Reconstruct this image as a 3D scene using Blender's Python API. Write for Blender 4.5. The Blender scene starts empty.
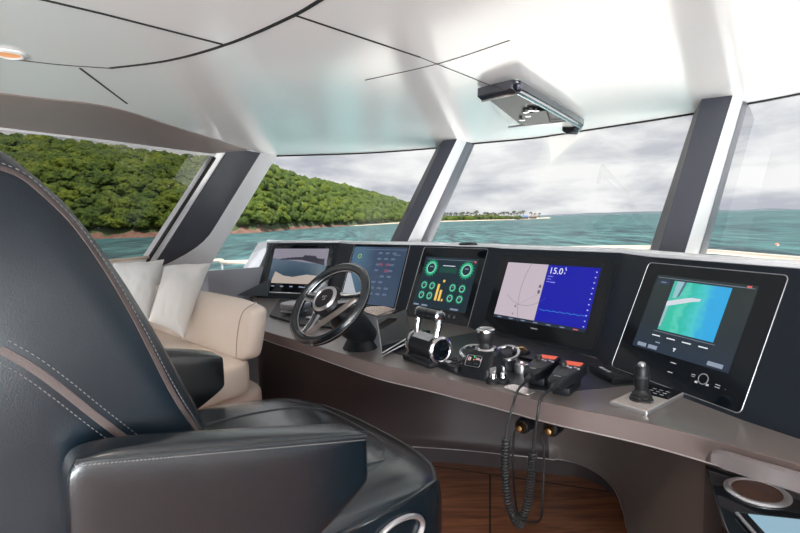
import bpy, bmesh, math, random
from mathutils import Vector, Matrix, noise
from mathutils.bvhtree import BVHTree
random.seed(7)
sc = bpy.context.scene
COL = sc.collection
V = Vector
PI = math.pi

# ------------------------------------------------------------------ camera
F = 510.0
pitch = math.atan(47.2 / F); roll = math.radians(1.4)
CF = V((0, math.cos(pitch), -math.sin(pitch))); R0 = V((1, 0, 0)); U0 = R0.cross(CF)
CR = R0 * math.cos(roll) - U0 * math.sin(roll); CU = U0 * math.cos(roll) + R0 * math.sin(roll)
EYE = V((0, 0, 1.4))
cam = bpy.data.objects.new('camera', bpy.data.cameras.new('camera')); COL.objects.link(cam)
cam.data.sensor_width = 36; cam.data.lens = F / 800 * 36
cam.data.clip_start = 0.05; cam.data.clip_end = 20000
m = Matrix.Identity(4)
for i, a in enumerate((CR, CU, -CF)):
    for j in range(3): m[j][i] = a[j]
m.translation = EYE
cam.matrix_world = m
sc.camera = cam

def ray(px, py): return CF + CR * ((px - 400) / F) - CU * ((py - 266.5) / F)
def P(px, py, z):
    v = ray(px, py); return EYE + v * ((z - EYE.z) / v.z)
def PY(px, py, Y):
    v = ray(px, py); return EYE + v * (Y / v.y)
def PP(px, py, p0, n):
    v = ray(px, py); return EYE + v * ((V(p0) - EYE).dot(n) / v.dot(n))

# ------------------------------------------------------------------ materials
def mat(name, col, rough=.5, metal=0., spec=.5, bump=None, coat=0., emit=None, estr=1., var=None, coatr=.1, sheen=0):
    m = bpy.data.materials.new(name); m.use_nodes = True
    nt = m.node_tree; b = nt.nodes['Principled BSDF']
    b.inputs['Base Color'].default_value = (*col, 1); b.inputs['Roughness'].default_value = rough
    b.inputs['Metallic'].default_value = metal; b.inputs['Specular IOR Level'].default_value = spec
    b.inputs['Coat Weight'].default_value = coat; b.inputs['Coat Roughness'].default_value = coatr
    if sheen: b.inputs['Sheen Weight'].default_value = sheen
    if emit: b.inputs['Emission Color'].default_value = (*emit, 1); b.inputs['Emission Strength'].default_value = estr
    tc = nt.nodes.new('ShaderNodeTexCoord')
    if var:   # (scale, col2, detail)
        n = nt.nodes.new('ShaderNodeTexNoise'); n.inputs['Scale'].default_value = var[0]; n.inputs['Detail'].default_value = 4
        nt.links.new(tc.outputs['Object'], n.inputs['Vector'])
        r = nt.nodes.new('ShaderNodeValToRGB'); r.color_ramp.elements[0].position = .35; r.color_ramp.elements[1].position = .65
        r.color_ramp.elements[0].color = (*col, 1); r.color_ramp.elements[1].color = (*var[1], 1)
        nt.links.new(n.outputs['Fac'], r.inputs['Fac']); nt.links.new(r.outputs['Color'], b.inputs['Base Color'])
    if bump:  # (scale, strength, type)
        if len(bump) > 2 and bump[2] == 'v':
            n = nt.nodes.new('ShaderNodeTexVoronoi')
            out = n.outputs['Distance']
        else:
            n = nt.nodes.new('ShaderNodeTexNoise'); n.inputs['Detail'].default_value = 3; out = n.outputs['Fac']
        n.inputs['Scale'].default_value = bump[0]
        nt.links.new(tc.outputs['Object'], n.inputs['Vector'])
        bp = nt.nodes.new('ShaderNodeBump'); bp.inputs['Strength'].default_value = bump[1]; bp.inputs['Distance'].default_value = .002
        nt.links.new(out, bp.inputs['Height']); nt.links.new(bp.outputs['Normal'], b.inputs['Normal'])
    return m

M = {}
M['leather'] = mat('navy_leather', (.0035, .009, .015), .28, spec=.45, bump=(420, .10, 'v'))
M['leather_top'] = mat('navy_leather_smooth', (.004, .008, .012), .25, coat=.3, coatr=.22, spec=.7, bump=(22, .35))
M['strip'] = mat('taupe_piping', (.075, .056, .052), .6, bump=(400, .4))
M['stitch'] = mat('pale_thread', (.19, .18, .18), .7)
M['dthread'] = mat('dark_piping', (.02, .025, .03), .4)
M['cream'] = mat('cream_leather', (.80, .70, .62), .42, bump=(35, .3), var=(3, (.76, .65, .56)))
M['cushion'] = mat('white_linen', (.74, .74, .73), .85, bump=(90, .5), sheen=.3)
M['slate'] = mat('slate_fabric', (.07, .085, .10), .8, bump=(200, .4))
M['ceil'] = mat('white_lacquer', (.93, .925, .92), .16, spec=.7, bump=(5, .05))
M['header'] = mat('taupe_header', (.24, .195, .18), .4)
M['black'] = mat('black_plastic', (.009, .010, .013), .4, spec=.35, bump=(300, .1))
M['gloss'] = mat('black_gloss', (.004, .006, .009), .08, spec=.4)
M['dash'] = mat('dash_black_leather', (.006, .010, .016), .48, spec=.3, bump=(250, .25, 'v'))
M['dashtop'] = mat('dash_top_silver', (.80, .81, .83), .35, metal=.15)
M['desk'] = mat('brown_metallic_lacquer', (.235, .205, .19), .28, coat=.5, coatr=.3, metal=.35, var=(1.5, (.245, .212, .195)))
M['deskfront'] = mat('brown_metallic_front', (.17, .13, .122), .33, metal=.35)
M['base'] = mat('espresso_panel', (.034, .025, .026), .42, spec=.35, bump=(3, .1))
M['ped'] = mat('graphite_panel', (.15, .132, .125), .38, metal=.2)
M['chrome'] = mat('chrome', (.58, .58, .60), .16, metal=1)
M['satin'] = mat('satin_silver', (.62, .62, .64), .3, metal=.9)
M['sat2'] = mat('warm_satin_spoke', (.36, .31, .29), .3, metal=.8)
M['pillar_d'] = mat('pillar_charcoal', (.050, .052, .068), .55, bump=(500, .2))
M['grad_grey'] = mat('pillar_edge_grey', (.20, .20, .23), .3, metal=.5)
M['pillar_s'] = mat('pillar_silver', (.86, .86, .88), .3, metal=.2)
M['rubber'] = mat('rubber', (.012, .012, .013), .5)
M['seam'] = mat('black_seam', (.01, .01, .01), .6)
M['gold'] = mat('brass', (.30, .19, .09), .35, metal=1)
M['sand'] = mat('sand', (.38, .31, .235), .9)
M['rock'] = mat('red_rock', (.075, .035, .026), .9, bump=(1.2, 1.0), var=(.4, (.13, .07, .048)))
M['hill'] = mat('hill_soil', (.028, .045, .012), .95)
M['trunk'] = mat('palm_trunk', (.16, .12, .09), .9)
M['palm'] = mat('palm_frond', (.018, .026, .009), .7)
M['hull'] = mat('white_gelcoat', (.86, .86, .85), .4)
M['teakrail'] = mat('varnished_rail', (.52, .42, .35), .3, metal=.3)
M['hut_roof'] = mat('hut_blue_roof', (.02, .10, .22), .5)
M['hut_wall'] = mat('hut_wall', (.16, .10, .07), .8)
M['boat_red'] = mat('buoy_red', (.75, .16, .07), .5)
M['faint'] = mat('faint_print', (.45, .45, .48), .5)

def emis(name, col, s=1.):
    m = bpy.data.materials.new(name); m.use_nodes = True; nt = m.node_tree
    b = nt.nodes['Principled BSDF']; b.inputs['Base Color'].default_value = (.01, .01, .01, 1); b.inputs['Roughness'].default_value = .3; b.inputs['Specular IOR Level'].default_value = .15
    b.inputs['Emission Color'].default_value = (*col, 1); b.inputs['Emission Strength'].default_value = s * .72
    return m
M['e_white'] = emis('screen_white', (.75, .78, .85)); M['e_grey'] = emis('screen_grey', (.22, .27, .36))
M['e_green'] = emis('screen_green', (.02, .42, .20)); M['e_mint'] = emis('screen_mint', (.35, .75, .60)); M['e_dkgreen'] = emis('screen_dark_green', (.01, .06, .045))
M['e_yellow'] = emis('screen_yellow', (.85, .55, .12)); M['e_navy'] = emis('screen_navy', (.012, .022, .035))
M['e_blue'] = emis('screen_blue', (.004, .006, .36)); M['e_map'] = emis('screen_map', (.52, .44, .50)); M['e_line'] = emis('screen_line', (.12, .10, .13))
M['e_red'] = emis('lcd_red', (.72, .12, .035)); M['e_pink'] = emis('screen_red', (.7, .12, .12)); M['e_slate'] = emis('screen_slate', (.018, .030, .045))
M['e_cyan'] = emis('screen_cyan', (.05, .35, .75)); M['e_led'] = emis('green_led', (.1, .9, .3)); M['e_lamp'] = emis('lamp_warm', (.75, .32, .12), 1.)
M['e_ltblue'] = emis('tablet_reflection_blue', (.26, .42, .52)); M['e_dimred'] = emis('screen_dim_red', (.20, .07, .12))
M['e_lime'] = emis('screen_lime', (.25, .45, .10))

def ramp_emis(name, axis, stops, nscale=0, namt=0, strength=1.):
    """screen picture: colour ramp along one object axis, wobbled by noise"""
    m = bpy.data.materials.new(name); m.use_nodes = True; nt = m.node_tree; b = nt.nodes['Principled BSDF']
    b.inputs['Base Color'].default_value = (.01, .01, .01, 1); b.inputs['Roughness'].default_value = .25
    tc = nt.nodes.new('ShaderNodeTexCoord'); sp = nt.nodes.new('ShaderNodeSeparateXYZ'); nt.links.new(tc.outputs['Generated'], sp.inputs[0])
    n = nt.nodes.new('ShaderNodeTexNoise'); n.inputs['Scale'].default_value = nscale; n.inputs['Detail'].default_value = 5
    nt.links.new(tc.outputs['Generated'], n.inputs['Vector'])
    ma = nt.nodes.new('ShaderNodeMath'); ma.operation = 'MULTIPLY_ADD'; ma.inputs[1].default_value = namt
    nt.links.new(n.outputs['Fac'], ma.inputs[0]); nt.links.new(sp.outputs[axis], ma.inputs[2])
    r = nt.nodes.new('ShaderNodeValToRGB'); cr = r.color_ramp
    for i, (p, c) in enumerate(stops):
        e = cr.elements[i] if i < 2 else cr.elements.new(p)
        e.position = p; e.color = (*c, 1)
    nt.links.new(ma.outputs[0], r.inputs[0]); nt.links.new(r.outputs[0], b.inputs['Emission Color']); b.inputs['Emission Strength'].default_value = strength * .72
    return m
M['cam_sea'] = ramp_emis('camera_view_sea', 1, [(.0, (.02, .04, .06)), (.35, (.03, .06, .09)), (.75, (.08, .12, .17)), (1., (.12, .15, .20))], 14, .08)
M['blue_list'] = ramp_emis('list_blue', 0, [(.0, (.04, .10, .18)), (.3, (.06, .13, .20)), (.6, (.035, .06, .11)), (1., (.03, .055, .10))], 5, .3)
M['chart'] = ramp_emis('aerial_sea', 0, [(.15, (.06, .42, .36)), (.4, (.02, .50, .34)), (.52, (.09, .56, .45)), (.62, (.015, .46, .36)), (.8, (.06, .52, .55)), (1., (.02, .36, .70))], 6, .45)
M['slate_grad'] = ramp_emis('slate_screen', 1, [(.0, (.012, .026, .055)), (.5, (.010, .020, .028)), (1., (.012, .022, .022))], 3, .3)

# wood floor
def wood():
    m = bpy.data.materials.new('walnut_floor'); m.use_nodes = True; nt = m.node_tree; b = nt.nodes['Principled BSDF']
    tc = nt.nodes.new('ShaderNodeTexCoord'); mp = nt.nodes.new('ShaderNodeMapping'); mp.inputs['Rotation'].default_value = (0, 0, math.radians(-38))
    mp.inputs['Scale'].default_value = (1.2, 11, 1)
    nt.links.new(tc.outputs['Object'], mp.inputs['Vector'])
    n = nt.nodes.new('ShaderNodeTexNoise'); n.inputs['Scale'].default_value = 2.2; n.inputs['Detail'].default_value = 8; n.inputs['Distortion'].default_value = 1.2
    nt.links.new(mp.outputs[0], n.inputs['Vector'])
    r = nt.nodes.new('ShaderNodeValToRGB'); cr = r.color_ramp
    cr.elements[0].position = .3; cr.elements[0].color = (.09, .032, .016, 1); cr.elements[1].position = .72; cr.elements[1].color = (.33, .135, .065, 1)
    e = cr.elements.new(.5); e.color = (.21, .08, .038, 1)
    nt.links.new(n.outputs['Fac'], r.inputs[0]); nt.links.new(r.outputs[0], b.inputs['Base Color'])
    b.inputs['Roughness'].default_value = .35; b.inputs['Coat Weight'].default_value = .2
    return m
M['wood'] = wood()

def sea():
    m = bpy.data.materials.new('teal_sea'); m.use_nodes = True; nt = m.node_tree; b = nt.nodes['Principled BSDF']
    tc = nt.nodes.new('ShaderNodeTexCoord')
    n2 = nt.nodes.new('ShaderNodeTexNoise'); n2.inputs['Scale'].default_value = .012; n2.inputs['Detail'].default_value = 4
    n3 = nt.nodes.new('ShaderNodeTexNoise'); n3.inputs['Scale'].default_value = .6; n3.inputs['Detail'].default_value = 6; n3.inputs['Roughness'].default_value = .7
    mp = nt.nodes.new('ShaderNodeMapping'); mp.inputs['Scale'].default_value = (1.0, .14, 1)
    nt.links.new(tc.outputs['Object'], n2.inputs['Vector']); nt.links.new(tc.outputs['Object'], mp.inputs[0]); nt.links.new(mp.outputs[0], n3.inputs['Vector'])
    r = nt.nodes.new('ShaderNodeValToRGB'); cr = r.color_ramp
    cr.elements[0].position = .35; cr.elements[0].color = (.013, .047, .052, 1); cr.elements[1].position = .68; cr.elements[1].color = (.028, .078, .080, 1)
    nt.links.new(n2.outputs['Fac'], r.inputs[0])
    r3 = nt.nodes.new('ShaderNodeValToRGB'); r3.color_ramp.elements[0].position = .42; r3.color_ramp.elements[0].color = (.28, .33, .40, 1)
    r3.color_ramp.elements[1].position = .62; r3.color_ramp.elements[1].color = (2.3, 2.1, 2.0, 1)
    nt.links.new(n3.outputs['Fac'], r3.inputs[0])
    mx = nt.nodes.new('ShaderNodeMix'); mx.data_type = 'RGBA'; mx.blend_type = 'MULTIPLY'; mx.inputs[0].default_value = 1
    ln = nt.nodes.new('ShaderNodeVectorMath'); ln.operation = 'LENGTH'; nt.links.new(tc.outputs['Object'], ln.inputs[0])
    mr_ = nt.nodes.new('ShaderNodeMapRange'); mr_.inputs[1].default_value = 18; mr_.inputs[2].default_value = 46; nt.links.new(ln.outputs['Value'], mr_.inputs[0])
    m3 = nt.nodes.new('ShaderNodeMix'); m3.data_type = 'RGBA'; m3.inputs[6].default_value = (.030, .135, .150, 1); nt.links.new(mr_.outputs[0], m3.inputs[0]); nt.links.new(r.outputs[0], m3.inputs[7])  # unseen water near the hull tinted turquoise to colour the ceiling's reflection
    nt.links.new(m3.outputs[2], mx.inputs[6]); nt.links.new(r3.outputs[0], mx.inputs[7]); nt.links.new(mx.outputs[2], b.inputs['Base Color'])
    b.inputs['Roughness'].default_value = .5; b.inputs['Specular IOR Level'].default_value = .12
    bp = nt.nodes.new('ShaderNodeBump'); bp.inputs['Strength'].default_value = .8; bp.inputs['Distance'].default_value = .5
    nt.links.new(n3.outputs['Fac'], bp.inputs['Height']); nt.links.new(bp.outputs[0], b.inputs['Normal'])
    return m
M['sea'] = sea()

def leaf(name, c1, c2, c3):
    m = bpy.data.materials.new(name); m.use_nodes = True; nt = m.node_tree; b = nt.nodes['Principled BSDF']
    g = nt.nodes.new('ShaderNodeNewGeometry')
    n = nt.nodes.new('ShaderNodeTexNoise'); n.inputs['Scale'].default_value = .09; n.inputs['Detail'].default_value = 3
    n2 = nt.nodes.new('ShaderNodeTexNoise'); n2.inputs['Scale'].default_value = 1.1; n2.inputs['Detail'].default_value = 6
    nt.links.new(g.outputs['Position'], n.inputs['Vector']); nt.links.new(g.outputs['Position'], n2.inputs['Vector'])
    ad = nt.nodes.new('ShaderNodeMath'); ad.operation = 'MULTIPLY_ADD'; ad.inputs[1].default_value = .6
    nt.links.new(n2.outputs['Fac'], ad.inputs[0]); 
    m2 = nt.nodes.new('ShaderNodeMath'); m2.operation = 'MULTIPLY'; m2.inputs[1].default_value = .5
    nt.links.new(n.outputs['Fac'], m2.inputs[0]); nt.links.new(m2.outputs[0], ad.inputs[2])
    r = nt.nodes.new('ShaderNodeValToRGB'); cr = r.color_ramp
    cr.elements[0].position = .38; cr.elements[0].color = (*c1, 1); cr.elements[1].position = .70; cr.elements[1].color = (*c3, 1)
    e = cr.elements.new(.54); e.color = (*c2, 1)
    nt.links.new(ad.outputs[0], r.inputs[0]); nt.links.new(r.outputs[0], b.inputs['Base Color'])
    b.inputs['Roughness'].default_value = .8; b.inputs['Specular IOR Level'].default_value = .2
    bp = nt.nodes.new('ShaderNodeBump'); bp.inputs['Strength'].default_value = 1.; bp.inputs['Distance'].default_value = .9
    nt.links.new(n2.outputs['Fac'], bp.inputs['Height']); nt.links.new(bp.outputs[0], b.inputs['Normal'])
    return m
M['leaf'] = leaf('tree_leaves', (.0045, .012, .0015), (.027, .049, .003), (.082, .10, .006))

def glass(name='window_glass', tint=(.755, .77, .765)):
    m = bpy.data.materials.new(name); m.use_nodes = True; nt = m.node_tree
    for n in list(nt.nodes):
        if n.type == 'BSDF_PRINCIPLED': nt.nodes.remove(n)
    out = [n for n in nt.nodes if n.type == 'OUTPUT_MATERIAL'][0]
    t = nt.nodes.new('ShaderNodeBsdfTransparent'); t.inputs[0].default_value = (*tint, 1)
    g = nt.nodes.new('ShaderNodeBsdfGlossy'); g.inputs['Roughness'].default_value = .0
    fr = nt.nodes.new('ShaderNodeFresnel'); fr.inputs[0].default_value = 1.3
    mx = nt.nodes.new('ShaderNodeMixShader'); nt.links.new(fr.outputs[0], mx.inputs[0]); nt.links.new(t.outputs[0], mx.inputs[1]); nt.links.new(g.outputs[0], mx.inputs[2])
    nt.links.new(mx.outputs[0], out.inputs[0])
    return m
M['glass'] = glass(); M['glass_t'] = glass('tinted_side_glass', (.42, .405, .395))

# ------------------------------------------------------------------ mesh helpers
def NB(): return bmesh.new()
def box(bm, c, s, rot=None, bev=0, seg=2):
    r = bmesh.ops.create_cube(bm, size=1)
    vs = r['verts']; bmesh.ops.scale(bm, vec=V(s), verts=vs)
    if bev:
        es = list({e for v in vs for e in v.link_edges})
        rb = bmesh.ops.bevel(bm, geom=es, offset=bev, segments=seg, profile=.5, affect='EDGES')
        vs = list({v for f in rb['faces'] for v in f.verts} | {v for v in vs if v.is_valid})
    if rot is not None: bmesh.ops.rotate(bm, cent=(0, 0, 0), matrix=rot, verts=vs)
    bmesh.ops.translate(bm, vec=V(c), verts=vs)
    return vs
def frame_of(d):
    d = V(d).normalized(); a = V((0, 0, 1)) if abs(d.z) < .9 else V((1, 0, 0))
    x = a.cross(d).normalized(); y = d.cross(x); return x, y, d
def loft(bm, rings, cap=True, close=True):
    prev = None; first = None
    for r in rings:
        vs = [bm.verts.new(p) for p in r]
        if prev:
            n = len(vs)
            for i in range(n if close else n - 1):
                j = (i + 1) % n
                bm.faces.new((prev[i], prev[j], vs[j], vs[i]))
        else: first = vs
        prev = vs
    if cap and close:
        bm.faces.new(list(reversed(first))); bm.faces.new(prev)
def cyl(bm, p0, p1, r0, r1=None, n=20, cap=True):
    r1 = r0 if r1 is None else r1
    x, y, d = frame_of(V(p1) - V(p0))
    ring = lambda p, r: [V(p) + (x * math.cos(2 * PI * i / n) + y * math.sin(2 * PI * i / n)) * r for i in range(n)]
    loft(bm, [ring(p0, r0), ring(p1, r1)], cap)
def lathe(bm, prof, o=(0, 0, 0), axis=(0, 0, 1), n=28, cap=True):
    x, y, d = frame_of(axis); o = V(o)
    loft(bm, [[o + d * z + (x * math.cos(2 * PI * i / n) + y * math.sin(2 * PI * i / n)) * max(r, 1e-4) for i in range(n)] for r, z in prof], cap)
def tube(bm, pts, r, n=8, closed=False, flat=None):
    """flat=(normal list or vector, w, t): ribbon cross-section"""
    pts = [V(p) for p in pts]; N = len(pts); rings = []
    up = None
    for i, p in enumerate(pts):
        a = pts[(i - 1) % N] if (closed or i > 0) else p; b = pts[(i + 1) % N] if (closed or i < N - 1) else p
        d = (b - a).normalized()
        if up is None: x, y, _ = frame_of(d); up = y
        x = up.cross(d).normalized(); y = d.cross(x); up = y
        rr = r(i / (N - 1)) if callable(r) else r
        rings.append([p + (x * math.cos(2 * PI * k / n) + y * math.sin(2 * PI * k / n)) * rr for k in range(n)])
    if closed: rings.append(rings[0][:]); loft(bm, rings, cap=False); bmesh.ops.remove_doubles(bm, verts=bm.verts, dist=1e-5)
    else: loft(bm, rings)
def ribbon(bm, pts, nrm, w, t):
    rings = []
    for i, p in enumerate(pts):
        a = V(pts[max(i - 1, 0)]); b = V(pts[min(i + 1, len(pts) - 1)]); d = (b - a).normalized(); n = V(nrm[i]).normalized()
        s = n.cross(d).normalized(); p = V(p)
        rings.append([p - s * w / 2 - n * t, p - s * w / 2 + n * t * .6, p + n * t, p + s * w / 2 + n * t * .6, p + s * w / 2 - n * t])
    loft(bm, rings)
def prism(bm, poly, z0, z1, ax=None, bev=0):
    """polygon (2-D) extruded along z; ax=(o,x,y,z) maps it"""
    o, x, y, z = ax or (V((0, 0, 0)), V((1, 0, 0)), V((0, 1, 0)), V((0, 0, 1)))
    a = [bm.verts.new(o + x * p[0] + y * p[1] + z * z0) for p in poly]; b = [bm.verts.new(o + x * p[0] + y * p[1] + z * z1) for p in poly]
    n = len(poly); f1 = bm.faces.new(list(reversed(a))); f2 = bm.faces.new(b)
    fs = [bm.faces.new((a[i], a[(i + 1) % n], b[(i + 1) % n], b[i])) for i in range(n)]
    if bev:
        bmesh.ops.recalc_face_normals(bm, faces=[f1, f2] + fs)
        bmesh.ops.bevel(bm, geom=list(set(f1.edges) | set(f2.edges)), offset=bev, segments=2, affect='EDGES')
def prism3(bm, pts, d):
    pts = [V(p) for p in pts]; a = [bm.verts.new(p) for p in pts]; b = [bm.verts.new(p + V(d)) for p in pts]; n = len(pts)
    bm.faces.new(list(reversed(a))); bm.faces.new(b)
    for i in range(n): bm.faces.new((a[i], a[(i + 1) % n], b[(i + 1) % n], b[i]))
def rrect(w, h, r, cx=0, cy=0, n=5):
    out = []
    for sx, sy, a0 in ((1, 1, 0), (-1, 1, 90), (-1, -1, 180), (1, -1, 270)):
        for k in range(n + 1):
            a = math.radians(a0 + 90 * k / n); out.append((cx + sx * (w / 2 - r) + r * math.cos(a), cy + sy * (h / 2 - r) + r * math.sin(a)))
    return out
def catmull(pts, n=8):
    pts = [V(p) for p in pts]; out = []
    for i in range(len(pts) - 1):
        p0 = pts[max(i - 1, 0)]; p1 = pts[i]; p2 = pts[i + 1]; p3 = pts[min(i + 2, len(pts) - 1)]
        for k in range(n):
            t = k / n; out.append(.5 * ((2 * p1) + (p2 - p0) * t + (2 * p0 - 5 * p1 + 4 * p2 - p3) * t * t + (-p0 + 3 * p1 - 3 * p2 + p3) * t ** 3))
    out.append(pts[-1]); return out
def resample(pts, n):
    L = [0]
    for i in range(1, len(pts)): L.append(L[-1] + (pts[i] - pts[i - 1]).length)
    out = []
    for k in range(n):
        s = L[-1] * k / (n - 1); i = 1
        while i < len(L) - 1 and L[i] < s: i += 1
        t = (s - L[i - 1]) / max(L[i] - L[i - 1], 1e-9); out.append(pts[i - 1].lerp(pts[i], min(max(t, 0), 1)))
    return out
def obj(name, bm, m, parent=None, smooth=True, angle=35, sub=0, bevel=0, kind=None, label=None):
    bmesh.ops.recalc_face_normals(bm, faces=bm.faces)
    me = bpy.data.meshes.new(name); bm.to_mesh(me); bm.free()
    me.materials.append(M[m] if isinstance(m, str) else m)
    o = bpy.data.objects.new(name, me); COL.objects.link(o)
    if bevel:
        md = o.modifiers.new('bevel', 'BEVEL'); md.width = bevel; md.segments = 3; md.limit_method = 'ANGLE'; md.angle_limit = math.radians(30)
    if sub:
        md = o.modifiers.new('subsurf', 'SUBSURF'); md.levels = sub; md.render_levels = sub
    if smooth:
        for p in me.polygons: p.use_smooth = True
        if not sub: me.set_sharp_from_angle(angle=math.radians(angle))
    if parent: o.parent = parent
    if kind: o['kind'] = kind
    if label: o['label'] = label
    return o
def tag(o, label, cat, group=None, kind=None):
    o['label'] = label; o['category'] = cat
    if group: o['group'] = group
    if kind: o['kind'] = kind
    return o
def struct(name, bm, m, **k):
    o = obj(name, bm, m, **k); o['kind'] = 'structure'; return o
def thing(name, label, cat, loc=(0, 0, 0), x=None, z=None, group=None):
    o = bpy.data.objects.new(name, None); COL.objects.link(o); o.empty_display_size = .05
    X = V(x).normalized() if x is not None else V((1, 0, 0)); Z = V(z).normalized() if z is not None else V((0, 0, 1))
    X = (X - Z * X.dot(Z)).normalized(); Y = Z.cross(X)
    mm = Matrix.Identity(4)
    for i, a in enumerate((X, Y, Z)):
        for j in range(3): mm[j][i] = a[j]
    mm.translation = V(loc); o.matrix_world = mm
    return tag(o, label, cat, group)
def text(name, s, size, loc, m, parent, depth=.0004):
    cu = bpy.data.curves.new('t', 'FONT'); cu.body = s; cu.size = size; cu.extrude = depth; cu.resolution_u = 3
    t = bpy.data.objects.new('t', cu); COL.objects.link(t)
    bpy.context.view_layer.update()
    me = bpy.data.meshes.new_from_object(t.evaluated_get(bpy.context.evaluated_depsgraph_get()))
    bpy.data.objects.remove(t); bpy.data.curves.remove(cu)
    me.materials.clear(); me.materials.append(M[m])
    for v in me.vertices: v.co += V(loc)
    o = bpy.data.objects.new(name, me); COL.objects.link(o); o.parent = parent
    return o
def dup(root, mat4, label=None):
    r = root.copy(); COL.objects.link(r); r.matrix_world = mat4
    if label: r['label'] = label
    for ch in list(root.children):
        c = ch.copy(); COL.objects.link(c); c.parent = r
        for g in ch.children:
            d = g.copy(); COL.objects.link(d); d.parent = c
    return r

# ------------------------------------------------------------------ world and sun
w = bpy.data.worlds.new('overcast'); sc.world = w; w.use_nodes = True; nt = w.node_tree
bg = nt.nodes['Background']; tc = nt.nodes.new('ShaderNodeTexCoord')
mp = nt.nodes.new('ShaderNodeMapping'); mp.inputs['Scale'].default_value = (1, 1, 3.6); nt.links.new(tc.outputs['Generated'], mp.inputs[0])
n = nt.nodes.new('ShaderNodeTexNoise'); n.inputs['Scale'].default_value = 4.2; n.inputs['Detail'].default_value = 9; n.inputs['Roughness'].default_value = .55; n.inputs['Distortion'].default_value = .3
nt.links.new(mp.outputs[0], n.inputs['Vector'])
r = nt.nodes.new('ShaderNodeValToRGB'); cr = r.color_ramp
cr.elements[0].position = .40; cr.elements[0].color = (.46, .47, .53, 1); cr.elements[1].position = .60; cr.elements[1].color = (.86, .85, .85, 1)
e = cr.elements.new(.5); e.color = (.66, .66, .69, 1)
nt.links.new(n.outputs['Fac'], r.inputs[0])
sp = nt.nodes.new('ShaderNodeSeparateXYZ'); nt.links.new(tc.outputs['Generated'], sp.inputs[0])
mr = nt.nodes.new('ShaderNodeMapRange'); mr.inputs[1].default_value = .25; mr.inputs[2].default_value = .9; mr.inputs[3].default_value = 1.; mr.inputs[4].default_value = 2.0
nt.links.new(sp.outputs[2], mr.inputs[0])
# the cloud deck is brighter on the sunny aft side of the sky
mr2 = nt.nodes.new('ShaderNodeMapRange'); mr2.inputs[1].default_value = -.2; mr2.inputs[2].default_value = -.9; mr2.inputs[3].default_value = 1.; mr2.inputs[4].default_value = 2.4
nt.links.new(sp.outputs[1], mr2.inputs[0])
mm_ = nt.nodes.new('ShaderNodeMath'); mm_.operation = 'MULTIPLY'; nt.links.new(mr.outputs[0], mm_.inputs[0]); nt.links.new(mr2.outputs[0], mm_.inputs[1])
nt.links.new(r.outputs[0], bg.inputs['Color']); nt.links.new(mm_.outputs[0], bg.inputs['Strength'])
def light(name, kind, loc, energy, direction=(0, 0, -1), size=.1, sy=None, color=(1, 1, 1), spot=None):
    ld = bpy.data.lights.new(name, kind); ld.energy = energy; ld.color = color
    if kind == 'AREA':
        ld.size = size
        if sy: ld.shape = 'RECTANGLE'; ld.size_y = sy
    elif kind == 'SPOT': ld.spot_size = math.radians(spot); ld.spot_blend = .8; ld.shadow_soft_size = size
    elif kind == 'SUN': ld.angle = size
    o = bpy.data.objects.new(name, ld); COL.objects.link(o); o.location = loc
    o.rotation_euler = V(direction).to_track_quat('-Z', 'Y').to_euler(); return o
light('sun', 'SUN', (0, 0, 50), 8.5, (-.25, .45, -1), .06, color=(1, .96, .88))

# ------------------------------------------------------------------ SEA, LAND
SEA = -2.6
def grid(bm, rows):
    vs = [[bm.verts.new(p) for p in r] for r in rows]
    for i in range(len(vs) - 1):
        for j in range(len(vs[0]) - 1): bm.faces.new((vs[i][j], vs[i][j + 1], vs[i + 1][j + 1], vs[i + 1][j]))
bm = NB(); ys = [-400, -50, 0, 20, 50, 100, 200, 400, 800, 1600, 3500, 9000]
grid(bm, [[(x, y, SEA) for x in (-9000, -3000, -800, -200, 0, 200, 800, 3000, 9000)] for y in ys])
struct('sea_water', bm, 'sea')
def lerp_tab(tab, x):
    if x <= tab[0][0]: return tab[0][1]
    for (a, b), (c, d) in zip(tab, tab[1:]):
        if x <= c: return b + (d - b) * (x - a) / (c - a)
    return tab[-1][1]
shore = [(-260, 150), (0, 160), (150, 176), (260, 208), (316, 309), (372, 420), (406, 560), (450, 640)]
ridge_px = [(-260, 138), (-60, 130), (10, 134), (60, 141), (130, 148), (205, 157), (240, 160), (275, 166), (305, 178), (335, 185), (372, 193), (406, 203), (440, 212), (460, 216)]
CR_H = {}
def hillpt(px, t):
    """t 0 shore .. 1 ridge .. 1.5 behind"""
    ds = lerp_tab(shore, px); dr = ds * 1.45
    Y = ds + (dr - ds) * t
    p = PY(px, lerp_tab(ridge_px, px), dr); top = p.z - 5.6 - SEA
    u = min(t, 1)
    h = top * (1 - (1 - u) ** 1.9) if t <= 1 else top * (1 - (t - 1) * .8)
    q = PY(px, 230, Y); x = q.x
    h += 2.2 * noise.noise((x * .03, Y * .03, 3)) * min(1, t * 4)
    return V((x, Y, SEA + max(h, 0) + (1.2 if 0 < t else -.5)))
bm = NB(); rows = []
for i in range(24): rows.append([hillpt(px, i / 23 * 1.6) for px in range(-260, 462, 12)])
grid(bm, rows)
o = struct('hillside_ground', bm, 'hill')
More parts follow.
